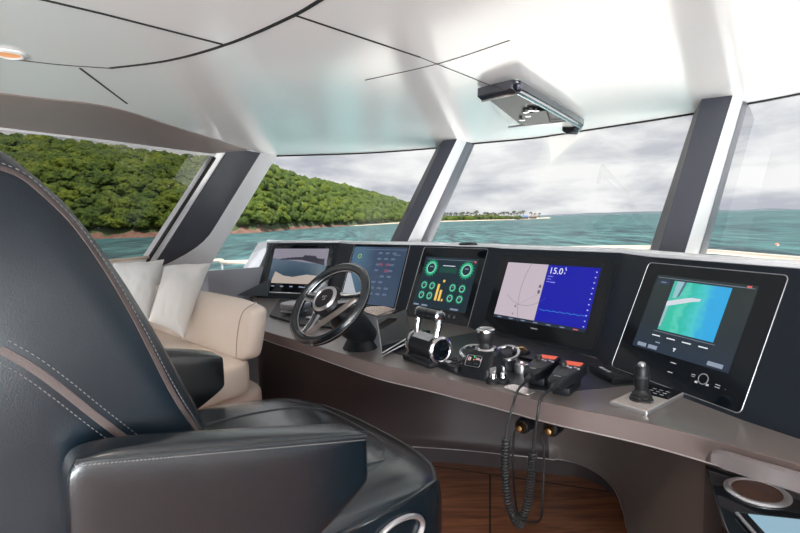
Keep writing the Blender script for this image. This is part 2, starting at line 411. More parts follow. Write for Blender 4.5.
# shore rocks, a strip of broken red stone at the water line
bm = NB()
rows = []
for i in range(6):
    row = []
    for k in range(240):
        px = -260 + k * 2.75
        ds = lerp_tab(shore, px); Y = ds * (1 - .012 + .02 * i)
        q = PY(px, 230, Y); hh = [-.3, 1.4, 3.2, 4.4, 5.0, 4.6][i] * (1 + .6 * noise.noise((q.x * .35, i * 1.7, 0))) * (1. if px < 330 else max(.12, 1 - (px - 330) / 40))
        row.append(V((q.x + .6 * noise.noise((q.x * .8, i, 5)), Y, SEA + hh)))
    rows.append(row)
grid(bm, rows); struct('shore_rocks', bm, 'rock', smooth=False)
# beach at the foot of the far hill and the spit
bm = NB(); rows = []
for i in range(4):
    rows.append([V((lambda q: (q.x, q.y, SEA + [-.2, .5, 1.1, 1.2][i]))(PY(px, 230, (lerp_tab([(340, 352), (372, 398), (406, 520), (440, 590), (500, 600), (530, 640), (545, 760), (560, 800)], px)) * (1 + .05 * i)))) for px in range(340, 556, 6)])
grid(bm, rows); struct('sand_beach', bm, 'sand')
# far low island on the horizon
bm = NB(); pr = []
for k in range(60):
    px = 540 + k * 4.6; q = PY(px, 215, 4200); h = 24 * max(0, .75 + noise.noise((k * .13, 2, 2))) * math.sin(PI * min(1, (k + 1) / 60)) ** .5
    pr.append((q.x, h))
rings = [[V((x, 4200, SEA - 1)), V((x, 4200, SEA + h + 2)), V((x, 4350, SEA + h + 2)), V((x, 4350, SEA - 1))] for x, h in pr]
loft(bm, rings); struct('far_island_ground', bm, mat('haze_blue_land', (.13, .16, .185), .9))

# tree crowns
def crown_mesh(seed, segs=3):
    b = NB(); bmesh.ops.create_icosphere(b, subdivisions=segs, radius=1)
    for v in b.verts:
        n_ = v.co.normalized(); d = 1 + .30 * noise.noise(n_ * 1.7 + V((seed * 9, 0, 0))) + .26 * noise.noise(n_ * 4.2 + V((seed * 5, 1, 0))) + .12 * noise.noise(n_ * 9 + V((seed, 3, 0)))
        v.co = V((n_.x * d, n_.y * d, n_.z * d * .74))
        if v.co.z < -.35: v.co.z = -.35 + (v.co.z + .35) * .3
    return b
crowns = []
for s in range(5):
    me = bpy.data.meshes.new('tree_crown'); b = crown_mesh(s, 4 if s < 3 else 3); b.to_mesh(me); b.free()
    me.materials.append(M['leaf']); [setattr(p, 'use_smooth', True) for p in me.polygons]; crowns.append(me)
rnd = random.Random(11)
spots = []
px = -60.
for k in range(9000):
    px = rnd.uniform(-50, 440); t = .035 + rnd.uniform(.0, 1.01) ** 1.3
    if 215 < px < 238: continue
    p = hillpt(px, t); R_ = rnd.uniform(2.6, 4.4)
    if p.y > 400: R_ *= 1.3
    ok = True
    for (q, r2, _) in spots:
        if abs(q.x - p.x) < 3.4 and (q - p).length < (R_ + r2) * .52: ok = False; break
    if ok: spots.append((p, R_, px))
# shrubby fringe along the spit and its palms are separate
vis = sorted([s for s in spots if 8 < s[2] < 430], key=lambda s: -s[1] / s[0].y)
near = vis[:150]; nid = {id(s) for s in near}
far = [s for s in spots if id(s) not in nid]
cnt = 0
trunk_me = None
for p, R_, px in near:
    o = bpy.data.objects.new('broadleaf_tree', crowns[cnt % 3]); COL.objects.link(o); cnt += 1
    o.location = p + V((0, 0, R_ * .35)); s = R_; o.scale = (s, s, s * rnd.uniform(.8, 1.15)); o.rotation_euler = (rnd.uniform(-.2, .2), rnd.uniform(-.2, .2), rnd.uniform(0, 6.28))
    tag(o, 'bushy green tree in the dense wood covering the hillside outside', 'tree', 'hillside trees')
bm = NB(); tmp = crown_mesh(8, 3); tv = [v.co.copy() for v in tmp.verts]; tf = [[v.index for v in f.verts] for f in tmp.faces]; tmp.free()
verts = []; faces = []
for p, R_, px in far:
    a = rnd.uniform(0, 6.28); ca, sa = math.cos(a) * R_, math.sin(a) * R_; k0 = len(verts); zz = R_ * rnd.uniform(.85, 1.25)
    for c in tv: verts.append((p.x + c.x * ca - c.y * sa, p.y + c.x * sa + c.y * ca, p.z + R_ * .3 + c.z * zz))
    faces += [[i + k0 for i in f] for f in tf]
me = bpy.data.meshes.new('forest_canopy'); me.from_pydata(verts, [], faces); me.materials.append(M['leaf']); [setattr(p, 'use_smooth', True) for p in me.polygons]
o = bpy.data.objects.new('forest_canopy', me); COL.objects.link(o)
tag(o, 'smaller and farther green tree crowns filling the rest of the wooded hill', 'forest', kind='stuff')
bm.free()
# mangrove fringe on the spit
bm = NB()
for k in range(240):
    px = rnd.uniform(406, 520); q = PY(px, 215, rnd.uniform(640, 690)); R_ = rnd.uniform(2.6, 4.6) * (1.35 if px < 500 else .8)
    r_ = bmesh.ops.create_icosphere(bm, subdivisions=2, radius=R_)
    for v in r_['verts']:
        d = 1 + .3 * noise.noise(v.co * .6 + V((k * 3.1, 0, 0))); v.co = V((v.co.x * d, v.co.y * d, v.co.z * d * .8))
    bmesh.ops.translate(bm, vec=(q.x, q.y, SEA + 2.6), verts=r_['verts'])
o = obj('shore_scrub', bm, M['leaf']); tag(o, 'low green scrub running along the sandy spit under the palms', 'scrub', kind='stuff')
# palms
def palm_meshes(seed):
    rr = random.Random(seed); b = NB(); H = 9.5
    pts = [V((.5 * (t ** 2) * rr.uniform(-1, 2), 0, H * t)) for t in (0, .25, .5, .75, 1)]
    tube(b, pts, .42, 6); t_ = b
    c = NB(); top = pts[-1]
    for k in range(13):
        a = k / 13 * 2 * PI + rr.uniform(-.2, .2); L = rr.uniform(2.8, 3.8); up = rr.uniform(.1, .9); d = V((math.cos(a), math.sin(a), 0)); prev = None
        pp = [top + d * L * s + V((0, 0, up * L * .8 * s - 1.25 * L * s * s)) for s in (0, .3, .6, .85, 1)]
        side = V((-d.y, d.x, 0)); ring = []
        for i, p in enumerate(pp):
            wd = [.15, .5, .55, .35, .05][i]; ring.append([p - side * wd - V((0, 0, .35 * wd)), p + V((0, 0, .08)), p + side * wd - V((0, 0, .35 * wd)), p - V((0, 0, .05))])
        loft(c, ring)
    return t_, c
base = []
for s in range(3):
    t_, c = palm_meshes(s)
    r_ = bpy.data.objects.new('palm_tree', None); COL.objects.link(r_)
    obj('trunk', t_, 'trunk', r_); obj('fronds', c, 'palm', r_, smooth=False)
    tag(r_, 'tall palm tree standing above the scrub on the sandy spit', 'palm tree', 'palms on the spit')
    base.append(r_)
ppx = [408, 444, 447, 451, 456, 460, 463, 468, 471, 475, 476.5, 480, 485, 487, 490, 493, 495, 499, 502, 504, 508, 511, 514, 517, 520, 523, 531.5, 535, 539.5]
for k, px in enumerate(ppx):
    q = PY(px, 215, rnd.uniform(630, 680)); s = rnd.uniform(.72, 1.12) * (1.15 if px in (475, 476.5) else 1)
    if px > 528: s *= .9
    mw = Matrix.Translation((q.x, q.y, SEA + 1)) @ Matrix.Rotation(rnd.uniform(0, 6.28), 4, 'Z') @ Matrix.Scale(s, 4)
    if k < 3: base[k].matrix_world = mw
    else: dup(base[k % 3], mw)
# huts at the end of the spit
for k, (px, wd, rm, lb) in enumerate([(525, 9, 'hut_roof', 'low beach hut with a blue roof at the end of the spit'), (533, 9, 'hut_wall', 'low brown roofed hut on the point right of the blue roof')]):
    q = PY(px, 215, 640); t = thing('beach_hut', lb, 'hut', (q.x, q.y, SEA + .6))
    b = NB(); box(b, (0, 0, 1.4), (wd * .8, 6, 2.8)); obj('wall', b, 'hut_wall', t)
    b = NB(); loft(b, [[V((-wd / 2, -4, 2.7)), V((-wd / 2, 4, 2.7)), V((-wd / 2 + 1, 0, 4.4))], [V((wd / 2, -4, 2.7)), V((wd / 2, 4, 2.7)), V((wd / 2 - 1, 0, 4.4))]]); obj('roof', b, rm, t, smooth=False)
# buoy
q = P(777, 243, SEA + .3)
t = thing('mooring_buoy', 'small red and white mooring buoy floating beyond the right window', 'buoy', (q.x, q.y, SEA)); t.scale = (.5, .5, .5)
b = NB(); lathe(b, [(.01, -.25), (.3, -.15), (.42, .1), (.42, .2)], n=16); obj('float', b, 'hull', t)
b = NB(); lathe(b, [(.42, .2), (.4, .35), (.25, .52), (.01, .6)], n=16); obj('cap', b, 'boat_red', t)

# ------------------------------------------------------------------ ROOM SHELL
CZ = 1.97
T0 = [P(*c, CZ) for c in [(277.5, 155.4), (365, 152.6), (437, 147.4), (474, 143), (533.7, 137.5), (578, 131), (693.7, 113), (748, 102.8), (800, 93)]]
T0 += [V((2.35, 1.75, CZ)), V((2.6, .9, CZ)), V((2.7, 0, CZ))]
T = resample(catmull(T0, 8), 60)
RK = V((.77, .64, 1 / .69)) * .69          # one metre of height moves the reverse-raked glass this far forward
WB = 1.03
def down(p, z): return p - RK * ((p.z - z))
out = V((.77, .64, 0))
def foot_of(p):
    q = down(p, WB)
    if p.x < -1.0: return q
    q = down(p, 1.19); wt = max(0, min(1, (.2 - p.x) / .8)); return q + out * .28 * wt
T = [T0[0] + V((-.06, .02, 0))] + T
Bt = [foot_of(p) for p in T]
# windscreen
bm = NB()
for a in (0,):
    rows = [[p.lerp(b_, k / 4) for p, b_ in zip(T, Bt)] for k in range(5)]
    rows = [[V(p) for p in r] for r in rows]; grid(bm, rows)
o = struct('window_1', bm, 'glass')
bm = NB(); tube(bm, [p + V((0, 0, -.004)) for p in T], .008, 6); struct('trim_1', bm, 'seam')
bm = NB(); tube(bm, [Bt[0] + V((-.30, -.10, 0)), Bt[0], Bt[1]], .012, 8); struct('trim_2', bm, 'dashtop')
# sill / wall under the windscreen
bm = NB()
loft(bm, [[V((p.x, p.y, p.z)) - out * .0, V((p.x, p.y, p.z)) + out * .12, V((p.x, p.y, .04)) + out * .12, V((p.x, p.y, .04))] for p in [Bt[0] + V((-.30, -.10, 0)), Bt[0] + V((0, 0, 0))] + [V((b_.x, b_.y, min(b_.z, 1.03))) + out * (0 if b_.x < -1.5 else .12) for b_ in Bt[1:]]]); struct('wall_front', bm, mat('grey_sill_wall', (.30, .31, .35), .45))
# side window (port)
TL = [P(0, 128, 1.9), P(100, 140, 1.9), P(215, 155, 1.9)]
sd = (TL[2] - TL[0]).normalized(); TL = [TL[2] - sd * 6.5, TL[0], TL[1], TL[2]]
sb = PP(145, 258, V((-1.70, 3.47, 1.18)), V((.77, .64, 0)).normalized()) 
offs = V((-1.70, 3.47, 1.184)) - TL[-1]
bm = NB(); grid(bm, [[p for p in TL], [p + offs for p in TL]]); struct('window_2', bm, 'glass_t')
bm = NB(); tube(bm, TL, .010, 6); struct('trim_3', bm, 'dashtop')
bm = NB(); tube(bm, [p + offs for p in TL], .012, 6); struct('trim_4', bm, 'teakrail')
bm = NB(); lo = V((-.88, .47, 0))
loft(bm, [[p + offs - V((0, 0, .012)), p + offs + lo * .12 - V((0, 0, .012)), V((*(p + offs + lo * .12).xy, 0)), V((*(p + offs).xy, 0))] for p in (TL[0], TL[-1])]); struct('wall_port', bm, mat('pale_side_wall', (.62, .60, .58), .5))
# header band between ceiling and port window
HD = [P(0, 93, CZ), P(40, 98, CZ), P(110, 107, CZ), P(180, 128, CZ), P(250, 150, CZ)]
HD = [HD[0] + (HD[0] - HD[1]).normalized() * 5.5] + catmull(HD, 6)
bm = NB(); low = resample([TL[0], TL[3]], len(HD))
tt = [0] + [i / (len(HD) - 2) for i in range(len(HD) - 1)]
low = [TL[0]] + [TL[1].lerp(TL[3], i / (len(HD) - 2)) for i in range(len(HD) - 1)]
low[-1] = P(232, 154, 1.93)
loft(bm, [[a + V((0, 0, .004)), b, b + V((-.12, .1, .02)), b + V((-.12, .1, .13)), a + V((0, 0, .10))] for a, b in zip(HD, low)]); struct('trim_5', bm, 'header')
bm = NB(); tube(bm, [a + V((0, 0, 0)) for a in HD], .006, 6); struct('trim_6', bm, 'header')
# ceiling
poly = [p for p in HD] + T + [V((2.7, -3.5, CZ)), V((HD[0].x, -3.5, CZ))]
bm = NB(); prism3(bm, poly, (0, 0, .09)); bmesh.ops.triangulate(bm, faces=bm.faces); struct('ceiling', bm, 'ceil', smooth=False)
# ceiling joints
def seam(pts, n, wdt=.006, sm=True):
    pts = [P(*p, CZ) for p in pts]; pts = catmull(pts, 8) if sm and len(pts) > 2 else resample(pts, 4)
    b = NB(); ribbon(b, [p - V((0, 0, .0005)) for p in pts], [V((0, 0, 1))] * len(pts), wdt, .0015); struct(n, b, 'seam')
seam([(345, -14), (320, 0), (290, 17), (230, 43), (170, 60), (110, 68)], 'trim_7', .013)
seam([(110, 68), (60, 64.5), (0, 57.5), (-60, 50)], 'trim_8', .003)
seam([(20, -6), (50, 0), (222, 44)], 'trim_9', .010, False)
seam([(80, 68), (127, 103.5)], 'trim_10', .008)
seam([(295, 15), (420, 57)], 'trim_11', .007)
seam([(365, 80), (440, 63), (510, 40)], 'trim_12', .0012)
seam([(420, 57), (490, 85)], 'trim_13', .0012)
# floor
bm = NB(); box(bm, (0, .6, -.03), (8, 9, .06)); struct('floor', bm, 'wood')
# board joints on the floor
jA, jB = P(447, 468, .001), P(612, 492, .001)
def joint(a, b, n, wd=.006):
    q = NB(); ribbon(q, [a, b], [V((0, 0, 1))] * 2, wd, .0012); struct(n, q, 'seam')
jd = (jB - jA).normalized(); joint(jA - jd * 1.5, jB + jd * .25, 'trim_14', .008)
j2 = P(490, 474, .001); j3 = P(490, 533, .001); joint(j2, j3 + (j3 - j2) * 1.5, 'trim_15', .009)
# starboard wall and aft wall with an open doorway (behind the camera)
bm = NB(); box(bm, (2.8, -1.9, 1.0), (.1, 4.2, 2.0)); struct('wall_starboard', bm, bpy.data.materials['pale_side_wall'])
bm = NB(); box(bm, (-2.9, -3.55, 1.0), (2.6, .1, 2.1)); box(bm, (2.4, -3.55, 1.0), (.8, .1, 2.1)); struct('wall_aft', bm, bpy.data.materials['pale_side_wall'])

# pillars
def pillar(n, pts, mats, zb, thick=None):
    pass
def pillar_pts(name, top, z0=1.0, m='pillar_d'):
    b = NB(); rings = []
    for k in range(9):
        z = CZ - (CZ - z0) * k / 8; rings.append([down(p, z) for p in top])
    loft(b, rings); return struct(name, b, m, angle=25, bevel=0)
# 2: charcoal fin and silver cheek
def pillar2(name, top, bot, m='pillar_d'):
    b = NB(); loft(b, [[a_.lerp(b_, k / 8) for a_, b_ in zip(top, bot)] for k in range(9)]); return struct(name, b, m, angle=25)
def mkp(n0, A_, B_, C_, D_, cb, db, dk, thick):
    """A glass-left, B/C inner edge, D glass-right at the ceiling; cb inner edge at the base"""
    ab = down(A_, 1.17); dbp = db
    up = V((.03, .05, 0)); w = .15
    cbb = cb; bb = cb + (B_ - C_) * .8
    pillar2(n0[0], [A_, B_, C_, C_ + up, A_ + up], [ab, bb, cbb, cbb + up, ab + up])
    t1 = C_.lerp(D_, dk); b1 = cbb.lerp(dbp, dk); e_ = V((.001, -.001, 0))
    pillar2(n0[1], [C_ + e_, t1, t1 + up, C_ + up * 1.5], [cbb + e_, b1, b1 + up, cbb + up * 1.5], 'pillar_s')
    pillar2(n0[2], [t1 + e_, D_, D_ + up, t1 + up], [b1 + e_, dbp, dbp + up, b1 + up], 'grad_grey')
def at_ceiling(px, py, z=CZ): return P(px, py, z)
A_, D_ = P(437, 147, CZ), P(472, 143, CZ); C_ = P(457, 139, CZ); B_ = P(443, 140.5, CZ)
mkp(('trim_16', 'trim_17', 'trim_18'), A_, B_, C_, D_, PY(406.5, 243.5, 3.60), PY(427, 244, 3.70), .62, 0)
A_, D_ = P(694, 113, CZ), P(748, 103, CZ); C_ = P(732.5, 95.5, CZ); B_ = P(702, 99, CZ)
mkp(('trim_19', 'trim_20', 'trim_21'), A_, B_, C_, D_, PY(683, 257.5, 2.25), PY(705, 258, 2.42), .66, 0)
# 1: broad corner pillar, charcoal inlay in silver
a = V((TL[-1].x, TL[-1].y, 1.9)); d = P(277, 155.4, CZ)
a0 = a + RK * .07
mid = (d - a0); nn = V((mid.y, -mid.x, 0)).normalized()   # towards the room
if nn.dot(EYE - a0) < 0: nn = -nn
pillar_pts('trim_22', [a0, d, d - nn * .06, a0 - nn * .06], z0=.98, m='pillar_s')
q0 = a0.lerp(d, .13) + nn * .010; q2 = a0.lerp(d, .66) + nn * .010
bm = NB(); rings = []
for k in range(21):
    z = CZ - .004 - (CZ - 1.10) * k / 20; s = 1. if k < 15 else 1 - ((k - 14) / 6.2) ** 2.4
    r0 = down(q0, z); r2 = down(q0.lerp(q2, max(s, .05)), z)
    rings.append([r0, r2, r2 - nn * .02, r0 - nn * .02])
loft(bm, rings); struct('trim_23', bm, 'pillar_d', angle=25)
bm = NB(); tube(bm, [down(a0, CZ - .09) + nn * .012, down(a0, 1.0) + nn * .012], .013, 6); struct('trim_24', bm, 'seam')

# ------------------------------------------------------------------ OUTSIDE RAIL AND FOREDECK
bm = NB(); loft(bm, [[V((p.x, p.y, .7)) + out * .16, V((p.x, p.y, .7)) + out * .16 + V((3.3, 3.5, 0)), V((p.x, p.y, .6)) + out * .16 + V((3.3, 3.5, 0)), V((p.x, p.y, .6)) + out * .16] for p in [Bt[0] + V((-2.2, -1.0, 0))] + Bt]); struct('foredeck', bm, 'hull')
rail = catmull([(-3.6, 3.2, .99), P(205, 261.5, .99), P(245, 262, .99), (.9, 6.1, 1.0), (2.6, 5.8, 1.02), P(705, 251, 1.02), P(800, 259, 1.0), (3.45, 3.2, 1.0)], 8)
t = thing('bow_rail', 'pale varnished handrail on slim posts outside the windscreen', 'railing', (0, 0, 0))
b = NB(); tube(b, rail, .022, 8); obj('handrail', b, 'teakrail', t)
for k in (1, 10, 22, 30, 38, 50): 
    if k < len(rail):
        b = NB(); cyl(b, rail[k], (rail[k].x, rail[k].y, .3), .014, n=8); obj('post', b, 'satin', t)
q = P(795, 258.5, 1.0); b = NB(); cyl(b, q, (q.x, q.y, .3), .018, n=8); obj('post', b, 'teakrail', t)

# ------------------------------------------------------------------ DASHBOARD
FT = [V(p) for p in [(-1.178, 4.543, 1.232), (-.79, 4.19, 1.232), (-.435, 3.861, 1.232), (-.13, 3.59, 1.232), (.34, 3.14, 1.232), (.63, 2.79, 1.232), (.793, 2.50, 1.232), (.963, 2.06, 1.232), (1.05, 1.86, 1.232), (1.205, 1.528, 1.232), (1.36, 1.1, 1.232), (1.45, .7, 1.232)]]
TILT = math.radians(24.05); DZ = .79
FACE = [((-.791, 4.188), -23.9, .34, .345), ((-.127, 3.588), -38.4, .275, .265), ((.343, 3.145), -48.2, .275, .275), ((.777, 2.541), -51.8, .335, .34), ((1.088, 1.776), -71.3, .275, .285)]
FT = []; FNX = []
for (cx_, cy_), th_, wl, wr in FACE:
    th_ = math.radians(th_); xd = V((math.cos(th_), math.sin(th_), 0)); nd = V((math.sin(th_), -math.cos(th_), 0)); c_ = V((cx_, cy_, 1.232))
    if not FT: FT.append(V((-1.178, 4.543, 1.232))); FNX.append((nd + V((-.25, 0, 0))).normalized())
    for s_ in (-wl, wr): FT.append(c_ + xd * s_); FNX.append(nd)
FT += [V((1.30, 1.25, 1.232)), V((1.45, .7, 1.232))]; FNX += [V((-.95, -.3, 0)).normalized()] * 2
def dash_n(i, pts):
    a = pts[max(i - 1, 0)]; b = pts[min(i + 1, len(pts) - 1)]; d = (b - a).normalized(); return V((d.y, -d.x, 0)) # towards helm
FN = FNX
drop = 1.232 - DZ
dd = thing('dashboard', 'long curved black instrument dashboard with silver top edge under the windscreen', 'dashboard', (0, 0, 0))
bm = NB()
loft(bm, [[p - nn_ * .0, p + nn_ * drop * math.tan(TILT) - V((0, 0, drop)), p - nn_ * .25 - V((0, 0, drop)), p - nn_ * .25 - V((0, 0, .03))] for p, nn_ in zip(FT, FN)])
obj('fascia', bm, 'dash', dd)
bm = NB()
loft(bm, [[p + nn_ * .008 + V((0, 0, -.003)), p + nn_ * .006 + V((0, 0, .009)), p - nn_ * .012 + V((0, 0, .016)), p - nn_ * .30 - V((0, 0, .01)), p - nn_ * .30 - V((0, 0, .04)), p - V((0, 0, .008))] for p, nn_ in zip(FT, FN)])
obj('top_cover', bm, 'dashtop', dd, label='bright silver top cover')
# end cheek, a silver wing flaring to port
e0 = FT[0]; c1 = P(262, 241, 1.235); c2 = P(228, 291, .80); c3 = P(252, 298, .79); c4 = P(270, 246, 1.21)
c1 = V((-1.205, 4.54, 1.24)); c1b = PY(258, 243, 4.5); c2 = PY(229, 291, 4.45); c3 = PY(247, 294, 4.2)
bm = NB(); prism3(bm, [V((-1.165, 4.545, 1.244)), c1b, c2, c3, PY(268, 247, 4.42)], (.06, .14, -.01)); obj('end_cheek', bm, M['dashtop'], dd, bevel=.006, label='silver end cheek')
bm = NB(); prism3(bm, [PY(236, 295.5, 4.1), PY(268, 280, 4.1), PY(268, 296.5, 4.1)], (.03, .1, 0)); 
obj('corner_wedge', bm, 'slate', dd, label='dark slate corner wedge', bevel=.006)

# ------------------------------------------------------------------ DISPLAYS
disp = {1: ((-.827, 4.108, -.365), -23.9, .53, .317), 2: ((-.185, 3.515, -.376), -38.4, .489, .428), 3: ((.269, 3.078, -.393), -48.2, .436, .328),
        4: ((.701, 2.481, -.384), -51.8, .536, .306), 5: ((1.003, 1.748, -.369), -71.3, .395, .29)}
DX = {}
def face_frame(c, th):
    th = math.radians(th); x = V((math.cos(th), math.sin(th), 0)); nn_ = V((math.sin(th), -math.cos(th), 0))
    up = V((0, 0, math.cos(TILT))) - nn_ * math.sin(TILT); z = x.cross(up)
    return V(c) + V((0, 0, 1.4)), x, z
def mk_display(k, label, bez, rad, edge='satin', group=None):
    c, th, w_, h_ = disp[k]; o_, x, z = face_frame(c, th)
    t = thing('chartplotter', label, 'display', o_, x, z)
    l, r_, u, d_ = bez
    b = NB(); prism(b, rrect(w_ + l + r_, h_ + u + d_, rad, (r_ - l) / 2, (u - d_) / 2), -.05, -.001, bev=.002); obj('housing', b, 'black', t)
    b = NB(); prism(b, rrect(w_ + l + r_ - .004, h_ + u + d_ - .004, rad, (r_ - l) / 2, (u - d_) / 2), -.001, .0012, bev=.0006); obj('glass_front', b, 'gloss', t)
    b = NB()
    ring = rrect(w_ + l + r_, h_ + u + d_, rad, (r_ - l) / 2, (u - d_) / 2)
    tube(b, [V((p[0], p[1], 0)) for p in ring], .0016, 6, closed=True); obj('edge_trim', b, edge, t)
    return t, w_, h_
def slab(t, name, x0, y0, x1, y1, m, lvl=1, par=None, rad=0, label=None):
    b = NB(); z = .0014 + lvl * .0005
    prism(b, rrect(abs(x1 - x0), abs(y1 - y0), rad, (x0 + x1) / 2, (y0 + y1) / 2, 3) if rad else [(x0, y0), (x1, y0), (x1, y1), (x0, y1)], z - .0005, z)
    return obj(name, b, m, par or t, smooth=False, label=label)
def polys(par, name, plist, m, lvl=2):
    b = NB(); z = .0014 + lvl * .0005
    for pl in plist: prism(b, pl, z - .0005, z)
    return obj(name, b, m, par, smooth=False)
def rects(par, name, lst, m, lvl=2):
    if name in ('icon', 'scale_mark', 'tab', 'soft_key', 'warning_icon'):
        for q_ in lst: o = rects(par, name + '_', [q_], m, lvl); o.name = name
        return o
    return polys(par, name, [[(x0, y0), (x1, y0), (x1, y1), (x0, y1)] for x0, y0, x1, y1 in lst], m, lvl)
def annulus(cx, cy, r0, r1, n=40):
    out = []
    for i in range(n):
        a, b_ = 2 * PI * i / n, 2 * PI * (i + 1) / n
        out.append([(cx + r0 * math.cos(a), cy + r0 * math.sin(a)), (cx + r1 * math.cos(a), cy + r1 * math.sin(a)), (cx + r1 * math.cos(b_), cy + r1 * math.sin(b_)), (cx + r0 * math.cos(b_), cy + r0 * math.sin(b_))])
    return out
# 1: camera picture of the sea
t, W_, H_ = mk_display(1, 'leftmost wide display on the dashboard showing sea and distant trees', (.05, .05, .03, .07), .012, 'black')
s1 = slab(t, 'screen', -W_ / 2, -H_ / 2 + .02, W_ / 2, H_ / 2, 'cam_sea')
x0 = -W_ / 2; 
polys(s1, 'sky_band', [[(-W_ / 2, .075), (W_ / 2, .02), (W_ / 2, H_ / 2), (-W_ / 2, H_ / 2)]], emis('dusk_sky', (.24, .22, .27)), 2)
tl = [(-.20, .060)] + [(-.18 + .42 * i / 24, .070 + .016 * math.sin(i / 24 * PI) + .006 * noise.noise((i * .9, 0, 0)) + (.016 if 12 < i < 20 else 0)) for i in range(25)] + [(.25, .018), (.02, .062)]
polys(s1, 'tree_line', [tl], emis('tree_silhouette', (.035, .035, .05)), 3)
polys(s1, 'deck_picture', [[(-.235, -.140), (.262, -.140), (.25, -.075), (.1, -.062), (-.03, -.085), (-.12, -.075), (-.21, -.040)]], emis('deck_beige', (.42, .36, .32)), 3)
rects(t, 'button_row', [(-.22 + .09 * i, -.170, -.19 + .09 * i, -.160) for i in range(5)] + [(.07, -.172, .11, -.164)], 'e_grey', 1)
rects(t, 'lower_trim', [(-.26, -.222, .26, -.214)], 'satin', 1)
# 2: blue list
t, W_, H_ = mk_display(2, 'upright display behind the steering wheel showing dim blue columns of icons', (.012, .012, .012, .012), .006)
s = slab(t, 'screen', -W_ / 2, -H_ / 2, W_ / 2, H_ / 2 - .012, 'blue_list')
polys(s, 'pale_wedge', [[(-W_ / 2, -.20), (-.08, -.20), (-.235, .03), (-W_ / 2, .02)]], emis('pale_glare', (.42, .44, .48)), 2)
rr_ = random.Random(3); ic = []
for j in range(8):
    for i in range(3):
        if rr_.random() < .8: ic.append((.0 + i * .062, .15 - j * .042, .036 + i * .062, .164 - j * .042))
rects(s, 'icon', ic, emis('icon_blue', (.10, .14, .22)), 2)
rects(s, 'warning_icon', [(.03, .065, .065, .083), (.09, .065, .125, .083), (.09, .02, .125, .04)], 'e_dimred', 3)
rects(s, 'header_bar', [(-.24, .18, .24, .186), (.14, .14, .2, .15)], emis('head_blue', (.08, .12, .18)), 2)
polys(s, 'green_mark', annulus(-.17, .13, .012, .018, 16), 'e_lime', 3)
# 3: gauges
t, W_, H_ = mk_display(3, 'portrait display showing green ring engine gauges around yellow bars', (.045, .045, .065, .085), .014)
s = slab(t, 'screen', -W_ / 2, -H_ / 2, W_ / 2, H_ / 2, emis('gauge_back', (.010, .024, .036)))
def gauge(cx, cy, r_, big=False):
    polys(s, 'gauge_ring', annulus(cx, cy, r_ * .72, r_), 'e_green', 3)
    polys(s, 'gauge_rim', annulus(cx, cy, r_ * .64, r_ * .74), 'e_mint', 4)
    tick = []
    for i in range(18 if big else 10):
        a = 2 * PI * i / (18 if big else 10); ux, uy = math.cos(a), math.sin(a); q0_, q1_, hw = r_ * 1.03, r_ * 1.22, r_ * .035
        tick.append([(cx + ux * q0_ - uy * hw, cy + uy * q0_ + ux * hw), (cx + ux * q0_ + uy * hw, cy + uy * q0_ - ux * hw), (cx + ux * q1_ + uy * hw, cy + uy * q1_ - ux * hw), (cx + ux * q1_ - uy * hw, cy + uy * q1_ + ux * hw)])
    polys(s, 'gauge_ticks', tick, 'e_green', 3)
    rects(s, 'gauge_figures', [(cx - r_ * .3, cy + r_ * .1, cx + r_ * .3, cy + r_ * .25)], 'e_grey', 3)
gauge(-.145, .09, .048, True); gauge(.145, .09, .048, True)
for cx, cy in ((-.165, -.025), (-.095, -.025), (.075, -.025), (.15, -.025), (-.165, -.09), (-.095, -.09), (.075, -.09), (.15, -.09)): gauge(cx, cy, .024)
rects(s, 'level_bars', [(-.048, -.115, -.030, -.01), (-.018, -.115, .0, -.045), (.010, -.115, .022, -.1)], 'e_yellow', 3)
rects(s, 'centre_glow', [(-.07, .065, .07, .10)], 'e_dkgreen', 2)
rects(s, 'centre_readout', [(-.05, .108, .05, .112)], 'e_white', 3)
polys(s, 'yellow_dot', annulus(-.005, .012, .001, .009, 16), 'e_yellow', 3)
rects(s, 'status_bar', [(-.2, .148, .2, .150)], 'e_grey', 2); rects(s, 'status_light', [(.190, .138, .204, .148)], 'e_pink', 3)
rects(s, 'soft_key', [(-.21, -.158, -.165, -.148), (-.14, -.158, -.09, -.148), (.10, -.158, .16, -.148)], 'e_grey', 3)
rects(t, 'button_row', [(.02 + .04 * i, -.205, .035 + .04 * i, -.188) for i in range(4)], emis('key_dim', (.06, .06, .07)), 1)
# 4: chart and depth
t, W_, H_ = mk_display(4, 'wide display split between a pale chart and a bright blue depth page', (.055, .060, .045, .075), .014, 'black')
s = slab(t, 'screen', -W_ / 2, -H_ / 2, W_ / 2, H_ / 2, emis('screen_black_blue', (.012, .02, .04)))
lo_ = -H_ / 2 + .016
slab(t, 'chart_page', -W_ / 2, lo_, -.013, H_ / 2, 'e_map', 2, s); slab(t, 'depth_page', -.011, lo_, W_ / 2, H_ / 2, 'e_blue', 2, s)
text('depth_figure', '15.0', .046, (.0, .108, .0034), 'e_white', s)
rects(s, 'depth_unit', [(.088, .136, .092, .145), (.092, .128, .096, .136), (.088, .111, .092, .119)], 'e_white', 4)
rects(s, 'depth_notes', [(.0, .092, .028, .096), (.0, .078, .022, .082), (.0, .064, .018, .068), (.022, .062, .05, .067)], emis('note_blue', (.25, .25, .75)), 4)
rects(s, 'scale_mark', [(.250, .13 - .026 * i, .257, .134 - .026 * i) for i in range(11)], 'e_white', 4)
rects(s, 'bottom_trace', [(.0 + .0125 * i, -.078 - (i % 3) * .002, .009 + .0125 * i, -.0755 - (i % 3) * .002) for i in range(20)], 'e_cyan', 4)
